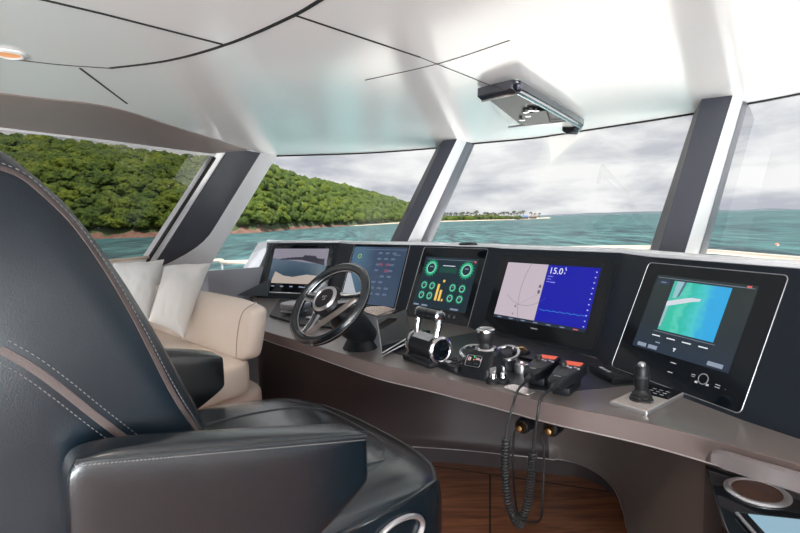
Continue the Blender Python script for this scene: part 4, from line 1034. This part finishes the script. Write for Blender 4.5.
# ------------------------------------------------------------------ VHF HANDSETS
def handset(pt, pb, lb, wdt):
    """pt centre of the display end, pb centre of the cord end"""
    d = (pb - pt); L = d.length; d.normalize(); y = -d; x = y.cross(V((0, 0, 1))).normalized()
    z = x.cross(y).normalized(); c = (pt + pb) / 2
    t = thing('radio_handset', lb, 'handset', c, x, z)
    b = NB(); w2 = wdt / 2; rings = []
    for yy, ww, z0_, z1_ in ((-L / 2 - .012, .45, -.012, .006), (-L / 2, .62, -.020, .012), (-L * .15, .85, -.026, .016), (L * .05, 1, -.028, .018), (L * .45, 1, -.026, .018), (L / 2, .92, -.02, .014)):
        rings.append([V((px_ * ww, yy, (z0_ + z1_) / 2 + pz_ * (z1_ - z0_) / .04)) for px_, pz_ in rrect(wdt, .04, .009, 0, 0, 3)])
    loft(b, rings); bd = obj('body', b, 'black', t)
    b = NB(); prism(b, rrect(wdt * .74, L * .2, .003, .0, L * .34), .0175, .0195); obj('lcd', b, 'e_red', t, label='glowing red display')
    b = NB(); lathe(b, [(.013, 0), (.013, .016), (.010, .019)], (-wdt * .25, L * .14, .016), n=16); obj('knob', b, 'rubber', t)
    for i in range(4):
        b = NB(); box(b, (-wdt * .02 + .014 * i - .004, L * .13 - .010 * (i % 2), .019), (.010, .007, .005), bev=.0015); obj('key', b, 'satin', t)
    b = NB(); prism(b, rrect(wdt * .62, L * .30, .006, 0, -L * .20), .0150, .0170); obj('speaker_grille', b, 'rubber', t)
    rects(t, 'maker_mark', [(-.012, -L * .40, .012, -L * .385)], 'faint', 0).location = (0, 0, .016)
    b = NB(); cyl(b, (0, -L / 2 - .008, -.004), (0, -L / 2 - .04, -.01), .011, .007, 14); obj('strain_relief', b, 'rubber', t)
    return t, t.matrix_world @ V((0, -L / 2 - .04, -.01)), x
h1, e1, x1_ = handset(P(551, 359.5, .845), P(529, 373, .845) + V((-.0, -.02, 0)), 'black radio handset with red display and coiled cord, left of the two', .084)
h2, e2, x2_ = handset(P(576, 366, .85), P(553, 381, .85) + V((0, -.02, 0)), 'black radio handset with red display and coiled cord, right of the two', .084)
for k, h in enumerate((h1, h2)):
    c = h.matrix_world.translation
    t = thing('handset_cradle', ['black cradle holding the left radio handset', 'black cradle holding the right radio handset'][k], 'cradle', (c.x, c.y, DZ), h.matrix_world.to_3x3() @ V((1, 0, 0)))
    b = NB(); box(b, (0, .01, .014), (.06, .13, .028), bev=.004); obj('cradle_block', b, 'black', t)
def coil(pts, r, turns, wire, n=10):
    pts = resample(catmull([V(p) for p in pts], 10), turns * n + 1); out_ = []
    up = V((1, 0, 0))
    for i, p in enumerate(pts):
        a = pts[max(i - 1, 0)]; b_ = pts[min(i + 1, len(pts) - 1)]; d = (b_ - a).normalized(); x = (up - d * up.dot(d)).normalized(); up = x; y = d.cross(x)
        ang = 2 * PI * i / n; out_.append(p + (x * math.cos(ang) + y * math.sin(ang)) * r)
    b = NB(); tube(b, out_, wire, 5); return b
# cords: straight leader over the desk edge, then coil hanging
def depth_line(p, Y): return PY(p[0], p[1], Y)
Yc = 1.50
led1 = catmull([e1, depth_line((518, 390), Yc + .08), depth_line((513, 405), Yc), depth_line((508, 425), Yc), depth_line((506, 438), Yc)], 6)
co1 = [depth_line((506, 438), Yc), depth_line((505, 470), Yc), depth_line((508, 500), Yc), depth_line((515, 520), Yc + .01), depth_line((522, 525), Yc + .03), depth_line((527, 515), Yc + .1), depth_line((530, 490), Yc + .2), depth_line((533, 440), Yc + .3)]
t = thing('coiled_cord', 'black coiled cord hanging from the left radio handset', 'cord', e1)
def rel(ps): return [V(p) - t.location for p in ps]
t.matrix_world = Matrix.Translation(e1)
b = NB(); tube(b, [p - e1 for p in led1], .0042, 8); obj('leader', b, 'rubber', t)
b = coil([p - e1 for p in co1[:5]], .0115, 32, .0030); obj('coil', b, 'rubber', t)
b = NB(); tube(b, [p - e1 for p in catmull([co1[4], depth_line((516, 505), Yc + .2), depth_line((513, 470), Yc + .35), depth_line((514, 435), Yc + .42), depth_line((520, 429), Yc + .43)], 6)], .004, 8); obj('tail', b, 'rubber', t)
t = thing('coiled_cord', 'black coiled cord hanging from the right radio handset', 'cord', e2); t.matrix_world = Matrix.Translation(e2)
Yd = 1.47
led2 = catmull([e2, depth_line((541, 398), Yd + .03), depth_line((538, 412), Yd), depth_line((534, 440), Yd + .02), depth_line((533, 452), Yd + .03)], 6)
b = NB(); tube(b, [p - e2 for p in led2], .0042, 8); obj('leader', b, 'rubber', t)
co2 = [led2[-1], depth_line((531, 475), Yd + .04), depth_line((528, 500), Yd + .05), depth_line((523, 516), Yd + .05), depth_line((518, 521), Yd + .06)]
b = coil([p - e2 for p in co2], .0115, 25, .0030); obj('coil', b, 'rubber', t)
b = NB(); tube(b, [p - e2 for p in catmull([co2[-1], depth_line((530, 522), Yd + .15), depth_line((541, 518), Yd + .25), depth_line((543, 490), Yd + .33), depth_line((544, 450), Yd + .36), depth_line((541, 436), Yd + .37), depth_line((548, 431), Yd + .36)], 6)], .004, 8); obj('tail', b, 'rubber', t)

# ------------------------------------------------------------------ flat keypad box and starboard joystick
q = P(614, 377, DZ); t = thing('flat_keypad', 'flat black keypad box lying between the blue and the nearest display', 'keypad', P(610, 377, DZ), P(632, 384, DZ) - P(598, 366, DZ))
b = NB(); prism(b, rrect(.17, .085, .006), 0, .024, bev=.003); obj('body', b, 'black', t)
for i in range(4):
    for j in range(2): b = NB(); box(b, (-.045 + i * .026, -.010 + j * .022, .0245), (.018, .012, .003), bev=.001); obj('key', b, 'faint' if j == 0 and i < 3 else 'rubber', t)
A4 = [P(617, 407, DZ), P(655, 418, DZ), P(679.5, 394, DZ), P(642, 385, DZ)]
cj = sum(A4, V((0, 0, 0))) / 4
t = thing('thruster_joystick', 'black joystick on a square silver plate at the right of the worktop', 'joystick', cj, A4[1] - A4[0])
xl = ((A4[1] - A4[0]).length + (A4[2] - A4[3]).length) / 2; yl = ((A4[3] - A4[0]).length + (A4[2] - A4[1]).length) / 2
b = NB(); prism(b, rrect(xl, yl, .006), 0, .012, bev=.002); obj('base_plate', b, 'satin', t)
b = NB(); prism(b, rrect(xl - .008, yl - .008, .004), .012, .0135); obj('top_plate', b, mat('warm_steel_plate', (.62, .56, .52), .3, metal=.35), t)
b = NB(); prism(b, rrect(xl - .012, yl * .42, .003, 0, yl * .26), .0135, .0150); obj('key_strip', b, 'gloss', t)
b = NB()
for i in range(3):
    for j in range(3): box(b, (-.02 + i * .022, yl * .14 + j * .022, .0153), (.012, .003, .001))
obj('key_marks', b, 'faint', t)
jy = -yl * .18; jx = .0
b = NB(); lathe(b, [(.036, .013), (.036, .018), (.030, .022), (.033, .026), (.027, .031), (.029, .036), (.022, .042), (.02, .048)], (jx, jy, 0), n=28); obj('boot', b, 'rubber', t)
b = NB(); lathe(b, [(.018, .045), (.022, .06), (.024, .09), (.0235, .118), (.019, .126), (.017, .124)], (jx, jy, 0), n=28); gp = obj('grip', b, 'black', t)
b = NB(); lathe(b, [(.012, .122), (.012, .132), (.009, .136), (.002, .137)], (jx, jy, 0), n=18); obj('thumb_button', b, 'satin', gp)
b = NB(); lathe(b, [(.0243, .086), (.0256, .089), (.0256, .093), (.0243, .096)], (jx, jy, 0), n=28, cap=False); obj('grip_ring', b, 'rubber', gp)

# ------------------------------------------------------------------ PORT SOFA AND CUSHIONS
fwd = V((.68, .73, 0)).normalized(); lft = V((-.73, .68, 0)).normalized()
sofa = thing('companion_sofa', 'cream leather companion sofa with rounded backrest against the console', 'sofa', (0, 0, 0))
Bj = P(254, 362, .73); Aj = P(183, 338, .73)
dj = (Aj - Bj).normalized(); nf = V((dj.y, -dj.x, 0)); nf = nf if nf.dot(V((.5, .8, 0))) > 0 else -nf   # forward
z3 = V((0, 0, 1))
def rbox(name, o, x, y, z, dims, m, parent, bev=.05, sub=0, lab=None, puff=0):
    """rounded box spanning o..o+x*dx+y*dy+z*dz, bulging sides"""
    b = NB(); bmesh.ops.create_cube(b, size=1)
    bmesh.ops.subdivide_edges(b, edges=b.edges, cuts=6, use_grid_fill=True)
    dx, dy, dz = dims; rr = bev
    for v in b.verts:
        c = v.co * 2; q = V((c.x * dx / 2, c.y * dy / 2, c.z * dz / 2))
        inner = V((max(-dx / 2 + rr, min(dx / 2 - rr, q.x)), max(-dy / 2 + rr, min(dy / 2 - rr, q.y)), max(-dz / 2 + rr, min(dz / 2 - rr, q.z))))
        dlt = q - inner
        if dlt.length > 1e-6: q = inner + dlt.normalized() * rr
        if puff:
            fx, fy, fz_ = (1 - c.x ** 2), (1 - c.y ** 2), (1 - c.z ** 2)
            q += V((c.x * fy * fz_, c.y * fx * fz_, c.z * fx * fy)) * puff
        v.co = V(o) + x * (q.x + dx / 2) + y * (q.y + dy / 2) + z * (q.z + dz / 2)
    return obj(name, b, m, parent, sub=2, label=lab)
tl_ = (z3 * .97 + nf * .22).normalized()
rbox('backrest', Bj - nf * .03 - z3 * .03 + dj * .07, dj, nf, tl_, (1.26, .13, .30), 'cream', sofa, .055, puff=.012)
rbox('seat_cushion', Bj - nf * 1.25 + z3 * -.20 + dj * .06, dj, nf, z3, (1.6, 1.32, .205), 'cream', sofa, .05, puff=.012)
rbox('plinth', Bj - nf * 1.2 - z3 * .73 + dj * .18, dj, nf, z3, (1.5, 1.4, .55), 'cream', sofa, .03)
b = NB(); e_ = Bj - nf * .036 + dj * .115 - z3 * .01; tube(b, catmull([e_ + tl_ * .02, e_ + tl_ * .14 - nf * .012, e_ + tl_ * .245, e_ + tl_ * .285 + nf * .07], 6), .0025, 5); obj('seam_piping', b, mat('cream_seam', (.42, .34, .28), .6), sofa)
# side backrest along the port wall
rbox('side_backrest', Aj + dj * .42 - nf * 1.5 - z3 * .02, nf, dj, z3, (1.75, .2, .30), 'cream', sofa, .06)
def pillow(name, corners, m, label, depth=.09):
    """corners tl,tr,br,bl in world; puffed cushion with knife edge"""
    tl, tr, br, bl = [V(c) for c in corners]; n_ = (tr - tl).cross(bl - tl).normalized(); 
    if n_.dot(EYE - tl) < 0: n_ = -n_
    b = NB(); G = 18; top = {}; bot = {}
    for i in range(G + 1):
        for j in range(G + 1):
            u, v = i / G, j / G; su, sv = 4 * u * (1 - u), 4 * v * (1 - v)
            pin = .10
            uu = u + (.5 - u) * pin * sv * 1.0; vv = v + (.5 - v) * pin * su
            p = tl.lerp(tr, uu).lerp(bl.lerp(br, uu), vv)
            h = depth * (su ** .5) * (sv ** .5) + (.030 * noise.noise(V((u * 3.5, v * 3, len(label)))) + .012 * noise.noise(V((u * 9, v * 8, 4)))) * (su * sv) ** .5
            top[i, j] = b.verts.new(p + n_ * h)
            bot[i, j] = top[i, j] if (i in (0, G) or j in (0, G)) else b.verts.new(p - n_ * h * .7)
    for i in range(G):
        for j in range(G):
            b.faces.new((top[i, j], top[i + 1, j], top[i + 1, j + 1], top[i, j + 1]))
            f = [bot[i, j], bot[i, j + 1], bot[i + 1, j + 1], bot[i + 1, j]]
            try: b.faces.new(f)
            except ValueError: pass
    o = obj(name, b, m, sub=1); o.modifiers[0].render_levels = 1
    ring = [top[0, 0]] if False else None
    return o
o = pillow('scatter_cushion', [PY(163, 266, 2.95), PY(212.5, 261.5, 3.05), PY(184, 342, 2.72), PY(147, 322, 2.62)], 'cushion', 'r', .115)
tag(o, 'white linen scatter cushion leaning on the sofa, nearer the cream backrest', 'cushion')
o = pillow('scatter_cushion', [PY(112, 262, 2.95), PY(166, 257.5, 3.12), PY(150, 330, 2.85), PY(100, 330, 2.7)], 'cushion', 'left', .11)
tag(o, 'white linen scatter cushion half hidden behind the helm chair back', 'cushion')
# ------------------------------------------------------------------ HELM CHAIR
A0 = P(367, 432, .93); hx = V((.78, .63, 0)).normalized(); hy = V((-.63, .78, 0)).normalized()
def CW(x, y, z): return V((A0.x, A0.y, 0)) + hx * x + hy * y + z3 * z
ch = thing('helm_chair', 'navy leather helm chair with taupe piping in the foreground', 'chair', CW(-.3, .42, 0), hx)
OFF = CW(-.3, .42, 0); chi = ch.matrix_world.inverted()
# local coords: x forward (0 = arm front is local .3), y left (outer right arm plane is local -.42)
def L(x, y, z): return V((x + .3, y - .42, z))
CWID = 1.01   # overall width, arm outside to arm outside
def lbox(name, x0, x1, y0, y1, z0, z1, m, bev, puff=0, shear=None, lab=None, sub=2, parent=None):
    b = NB(); bmesh.ops.create_cube(b, size=1); bmesh.ops.subdivide_edges(b, edges=b.edges, cuts=7, use_grid_fill=True)
    dx, dy, dz = x1 - x0, y1 - y0, z1 - z0
    for v in b.verts:
        c = v.co * 2; q = V((c.x * dx / 2, c.y * dy / 2, c.z * dz / 2)); rr = bev
        inner = V((max(-dx / 2 + rr, min(dx / 2 - rr, q.x)), max(-dy / 2 + rr, min(dy / 2 - rr, q.y)), max(-dz / 2 + rr, min(dz / 2 - rr, q.z))))
        dl = q - inner
        if dl.length > 1e-6: q = inner + dl.normalized() * rr
        if puff: q += V((c.x * (1 - c.y ** 2) * (1 - c.z ** 2), c.y * (1 - c.x ** 2) * (1 - c.z ** 2), c.z * (1 - c.y ** 2) * (1 - c.x ** 2))) * puff
        p = L(q.x + (x0 + x1) / 2, q.y + (y0 + y1) / 2, q.z + (z0 + z1) / 2)
        v.co = shear(p, c) if shear else p
    return obj(name, b, m, parent or ch, sub=sub, label=lab)
# arms: wedge, deep at the rear, sloping down to the front
def arm_shear(side):
    def f(p, c):
        t_ = (1 - c.x) / 2        # 0 front, 1 rear
        top = .93 + .125 * t_; bot = .805 - .30 * t_ ** 1.0
        s = (c.z + 1) / 2; zc = (p.z - .835) / .19 + .5 if False else None
        zz = bot + (top - bot) * ((p.z - .74) / .19)
        return V((p.x, p.y, zz))
    return f
ARM = {}
for side, y0, yw in (('r', 0.0, .085), ('l', CWID - .12, .12)):
    nm = lbox('armrest', -.56, .005, y0, y0 + yw, .74, .93, 'leather_top', .013, .003, arm_shear(side), lab=None)
    ARM[side] = nm
# stitch lines on the near arm
def arm_top(x): t_ = -x / .56; return .93 + .125 * t_
b = NB(); tube(b, [L(x, -.0035, arm_top(x) - .008) for x in [-.545 + .54 * i / 20 for i in range(21)]] , .0022, 6); obj('piping', b, 'dthread', ARM['r'])
b = NB()
for i in range(90):
    x = -.545 + .54 * i / 90; box(b, L(x, -.004, arm_top(x) - .016), (.0036, .0016, .0013))
obj('stitching', b, 'stitch', ARM['r'])
# seat
def seat_shear(p, c):
    f = max(0, c.x); return V((p.x - .07 * f * abs(c.y) ** 3, p.y, p.z - (.045 * f * f if c.z > 0 else 0)))
seat = lbox('seat_base', -.62, .385, .035, .945, .45, .765, 'leather_top', .085, .0, seat_shear)
cush = lbox('seat_cushion', -.5, .285, .135, .845, .66, .792, 'leather_top', .05, .010, seat_shear)
def bvh_of(o):
    bpy.context.view_layer.update(); dg = bpy.context.evaluated_depsgraph_get(); e_ = o.evaluated_get(dg); me_ = e_.to_mesh()
    t_ = BVHTree.FromPolygons([v.co.copy() for v in me_.vertices], [list(p.vertices) for p in me_.polygons]); e_.to_mesh_clear(); return t_
bs_, bc_ = bvh_of(seat), bvh_of(cush)
def cast(t_, o_, d_, lift=0.):
    r_ = t_.ray_cast(V(o_), V(d_).normalized()); return None if r_[0] is None else r_[0] - V(d_).normalized() * lift
pts = []
for x in [-.5 + .06 * i for i in range(13)]: pts.append(cast(bs_, L(x, -.5, .695), (0, 1, 0)))
ctr = L(.05, .30, .69)
for a in range(-62, 62, 6):
    c_ = L(.05, .49, .69 - .008 * math.cos(math.radians(a)));  d_ = V((math.cos(math.radians(a)), math.sin(math.radians(a)), 0)); pts.append(cast(bs_, c_ + d_ * 1.5, -d_))
pts = [p for p in pts if p is not None]
b = NB(); tube(b, pts, .0065, 8); obj('piping', b, 'leather_top', seat)
def down_on(t_, x, y): return cast(t_, L(x, y, 1.2), (0, 0, -1))
def drape(xy, r_):
    ps = [down_on(bc_, q.x, q.y) or down_on(bs_, q.x, q.y) for q in catmull([V((x, y, 0)) for x, y in xy], 8)]
    b = NB(); tube(b, [p for p in ps if p is not None], r_, 6); return b
obj('piping', drape([(-.3, .155), (.04, .158), (.15, .168), (.22, .20), (.258, .28), (.268, .42), (.268, .58), (.25, .72), (.20, .81)], .0035), 'dthread', cush)
for y_ in (.36, .62): obj('quilt_seam', drape([(-.35, y_), (-.1, y_), (.08, y_), (.20, y_), (.25, y_)], .004), 'dthread', cush)
# oval chrome ring on the seat base side
q = chi @ PP(400, 536, CW(0, .03, 0), hy)
b = NB(); tube(b, [V((q.x + .075 * math.cos(a), L(0, .030, 0).y, q.z - .0 + .042 * math.sin(a))) for a in [2 * PI * i / 36 for i in range(36)]], .007, 8, closed=True); obj('grab_ring', b, 'satin', seat, label='satin oval ring')
# pedestal
b = NB(); lathe(b, [(.30, .0), (.30, .02), (.12, .05), (.09, .08), (.09, .42), (.18, .46)], L(-.2, .49, 0), n=40); obj('pedestal', b, 'satin', ch)
# backrest shell: superellipse sections, leaning aft
secs = [  # z, front x, depth, half width
    (.45, -.20, .46, .36), (.62, -.20, .46, .36), (.75, -.22, .46, .365), (.88, -.250, .45, .365), (.97, -.283, .44, .36), (1.06, -.316, .44, .36), (1.17, -.360, .43, .36), (1.28, -.410, .43, .355),
    (1.38, -.460, .42, .345), (1.46, -.510, .41, .33), (1.53, -.575, .37, .30), (1.59, -.66, .28, .25), (1.62, -.74, .15, .16)]
b = NB(); rings = []; NSEG = 72
def sec_interp(z):
    for a_, b_ in zip(secs, secs[1:]):
        if z <= b_[0]:
            t_ = (z - a_[0]) / (b_[0] - a_[0]); return [a_[k] + (b_[k] - a_[k]) * t_ for k in range(4)]
    return secs[-1]
def sgnp(v, e): return math.copysign(abs(v) ** e, v)
def bring(z, grow=0., NS=NSEG):
    z_, fx, dp, hw = sec_interp(z); cx = fx - dp / 2; out_ = []
    for i in range(NS):
        a_ = 2 * PI * i / NS; xr_ = sgnp(math.cos(a_), .24); out_.append(L(cx + (dp / 2 + grow) * xr_, .49 + (hw + grow + .02 * (1 - (xr_ * .98) ** 2) * min(1, max(0, (1.62 - z) / .3))) * sgnp(math.sin(a_), .34), z + .0))
    return out_
zs = [.45 + (1.53 - .45) * i / 26 for i in range(27)] + [1.55, 1.57, 1.585, 1.60, 1.61, 1.617, 1.62]
loft(b, [bring(z) for z in zs])
bvb = b.copy(); bvb.normal_update(); bmesh.ops.recalc_face_normals(bvb, faces=bvb.faces); bvh = BVHTree.FromBMesh(bvb)
back_o = obj('backrest', b, 'leather', ch, angle=80)
def hit(px, py):
    for k in range(14):
        r_ = hit1(px - k * .9, py + k * .35)
        if r_[0] is not None and k == 0: return r_
        if r_[0] is not None: return hit1(px - k * .9 - 1.5, py + k * .35 + .6)
    return r_
def hit1(px, py):
    o_ = chi @ EYE; d = (chi.to_3x3() @ ray(px, py)).normalized(); r_ = bvh.ray_cast(o_, d); return r_
def lay(pxs, name, wd, th, m, lift=.0, par=back_o, dense=8):
    ps = catmull([V((x, y, 0)) for x, y in pxs], dense); P_, N_ = [], []
    for p in ps:
        r_ = hit(p.x, p.y)
        if r_[0] is None: continue
        n_ = r_[1]
        if n_.dot((chi @ EYE) - r_[0]) < 0: n_ = -n_
        P_.append(r_[0] + n_ * lift); N_.append(n_)
    if len(P_) < 2: return None, None
    # smooth
    for _ in range(6):
        P_ = [P_[0]] + [(P_[i - 1] + P_[i] * 2 + P_[i + 1]) / 4 for i in range(1, len(P_) - 1)] + [P_[-1]]
        N_ = [N_[0]] + [((N_[i - 1] + N_[i] * 2 + N_[i + 1]) / 4).normalized() for i in range(1, len(N_) - 1)] + [N_[-1]]
    b = NB(); ribbon(b, P_, N_, wd, th); obj(name, b, m, par); return P_, N_
def stitches(P_, N_, off, m='stitch', par=back_o, step=.009):
    if not P_: return
    L_ = resample(P_, max(4, int(sum((P_[i + 1] - P_[i]).length for i in range(len(P_) - 1)) / step))); b = NB()
    for i in range(len(L_) - 1):
        k = min(len(N_) - 1, int(i / len(L_) * len(N_))); d = (L_[i + 1] - L_[i]).normalized(); n_ = N_[k]; s_ = n_.cross(d).normalized()
        c = L_[i] + s_ * off + n_ * .0022; tube(b, [c, c + d * step * .55], .0008, 4)
    obj('stitching', b, m, par)
Pa, Na = lay([(0, 168), (22, 177), (46, 197), (73, 224), (99, 260), (115, 285), (134, 318), (152, 353), (174, 396), (199, 434)], 'piping_strip', .011, .003, 'strip')
stitches(Pa, Na, .0, 'dthread'); stitches(Pa, Na, .010); 
Pb, Nb = lay([(0, 349), (30, 366), (60, 388), (90, 412), (120, 435), (142, 452)], 'piping_strip', .013, .003, 'strip')
stitches(Pb, Nb, .0, 'dthread'); stitches(Pb, Nb, -.017); stitches(Pb, Nb, .017)
# inner cushions of the backrest, three rolls facing forward
for k, (z0_, z1_) in enumerate(((.75, .93), (.935, 1.06), (1.065, 1.20), (1.205, 1.34))):
    b = NB(); rings = []
    for i in range(9):
        u = i / 8; z = z0_ + (z1_ - z0_) * u; z_, fx, dp, hw = sec_interp(z); bul = (.006 + .022 * math.sin(PI * u) ** .6 if 0 < u < 1 else .0) - (.014 * k)
        rings.append([L(fx - .05 + (bul + .045) * sgnp(math.cos(a), .5), .49 + (hw - .06) * sgnp(math.sin(a), .4), z) for a in [2 * PI * j / 24 for j in range(24)]])
    loft(b, rings); obj('back_cushion', b, 'leather_top', ch, angle=80)

# ------------------------------------------------------------------ CEILING POD AND LAMP
pc = P(531, 105, CZ)
t = thing('overhead_console', 'chrome framed black overhead pod hinged below the white ceiling', 'overhead console', (0, 0, 0))
# frame: rounded bar along the near edges, tilted down at the left
k1, k2, k3, k4, k5 = PP(481, 95, V((.4, 2.2, 1.93)), V((0, 0, 1))), P(515.5, 86, 1.945), P(581, 124, 1.945), P(576, 129, 1.93), P(512, 125, 1.93)
zt = 1.945; Q = [P(480, 92, zt), P(517, 83.5, zt), P(582, 123, zt), P(560, 127.5, zt), P(508, 124, zt)]
b = NB()
outer = [P(480.5, 92, CZ - .02), P(517, 83.5, CZ - .02), P(582, 121, CZ - .02), P(579, 128, CZ - .03), P(509, 126, CZ - .03)]
prism3(b, [p + V((0, 0, .018)) for p in outer], (0, 0, -.012)); obj('back_plate', b, mat('pod_white', (.75, .75, .75), .2), t, smooth=False)
b = NB(); path = [P(481.5, 94, CZ - .03), P(499, 89.5, CZ - .035), P(517, 85.5, CZ - .035), P(548, 103, CZ - .035), P(580.5, 122.5, CZ - .035), P(577, 129, CZ - .035), P(565, 128.5, CZ - .035)]
path = resample([path[0], path[1], path[2]], 8)[:-1] + resample([path[2], path[3], path[4]], 12)[:-1] + [path[4], path[5], path[6]]
rings = [[p + V((-.018, -.0, .026)), p + V((-.02, .0, -.012)), p + V((0, .01, -.026)), p + V((.03, .03, -.012)), p + V((.03, .03, .026))] for p in path]
loft(b, rings); obj('frame', b, mat('smoked_chrome', (.14, .14, .16), .15, metal=.9), t, bevel=.004)
b = NB(); tube(b, [p + V((.004, .012, -.027)) for p in path], .006, 6); obj('frame_bead', b, 'chrome', t)
fl = [P(488, 99, CZ - .03), P(517, 91, CZ - .03), P(566, 119, CZ - .03), P(545, 123.5, CZ - .03), P(521, 125, CZ - .03)]
b = NB(); prism3(b, fl, (0, 0, .012)); obj('recess_panel', b, 'rubber', t, smooth=False)
b = NB(); tube(b, [P(508.5, 127, CZ - .05), P(530, 124.5, CZ - .045), P(566, 121, CZ - .04)], .007, 6); obj('hinge_bar', b, 'satin', t)
for k, (px, py) in enumerate([(526, 110), (531, 108), (536, 108.5), (522, 118), (528, 114)]):
    q = P(px, py, CZ - .035); b = NB(); lathe(b, [(.018, 0), (.018, -.014), (.010, -.016), (.002, -.017)], q, n=16); obj('reading_knob', b, 'chrome', t)
b = NB(); prism3(b, [P(522, 112, CZ - .036), P(546, 108, CZ - .036), P(550, 121, CZ - .036), P(523, 123, CZ - .036)], (0, 0, -.012)); obj('switch_block', b, 'rubber', t, smooth=False)
dl = P(8, 53, CZ)
def downlight(p, label):
    t = thing('downlight', label, 'ceiling light', p)
    b = NB(); lathe(b, [(.036, -.001), (.052, -.001), (.052, -.006), (.040, -.010), (.034, -.006)], n=36, cap=False); obj('trim_ring', b, 'hull', t)
    b = NB(); lathe(b, [(.036, -.001), (.034, -.006), (.02, -.008), (.001, -.009)], n=24); obj('bulb', b, 'e_lamp', t)
downlight(dl, 'round recessed downlight with white ring and warm bulb at the left of the ceiling')
for k, (x, y) in enumerate([(-1.25, .2), (.2, .3), (1.5, .4), (-1.0, -1.6), (1.0, -1.6)]):
    light('downlight_lamp', 'SPOT', (x, y, CZ - .02), 14, (0, 0, -1), .05, color=(1, .9, .78), spot=120)  # extra unseen downlights without fixtures, added to brighten the cabin
light('downlight_lamp', 'SPOT', (dl.x, dl.y, CZ - .02), 14, (0, 0, -1), .05, color=(1, .9, .78), spot=120)
# unseen fill lamp added low aft, aimed up to brighten the ceiling
light('aft_fill', 'AREA', (.2, -3.4, .9), 420, (0, .45, 1), 3.2, 1.5, color=(.92, .97, 1))

# ------------------------------------------------------------------ view
sc.view_settings.view_transform = 'Standard'; sc.view_settings.look = 'None'; sc.view_settings.gamma = 1; sc.view_settings.use_curve_mapping = False
sc.view_settings.exposure = 0.55
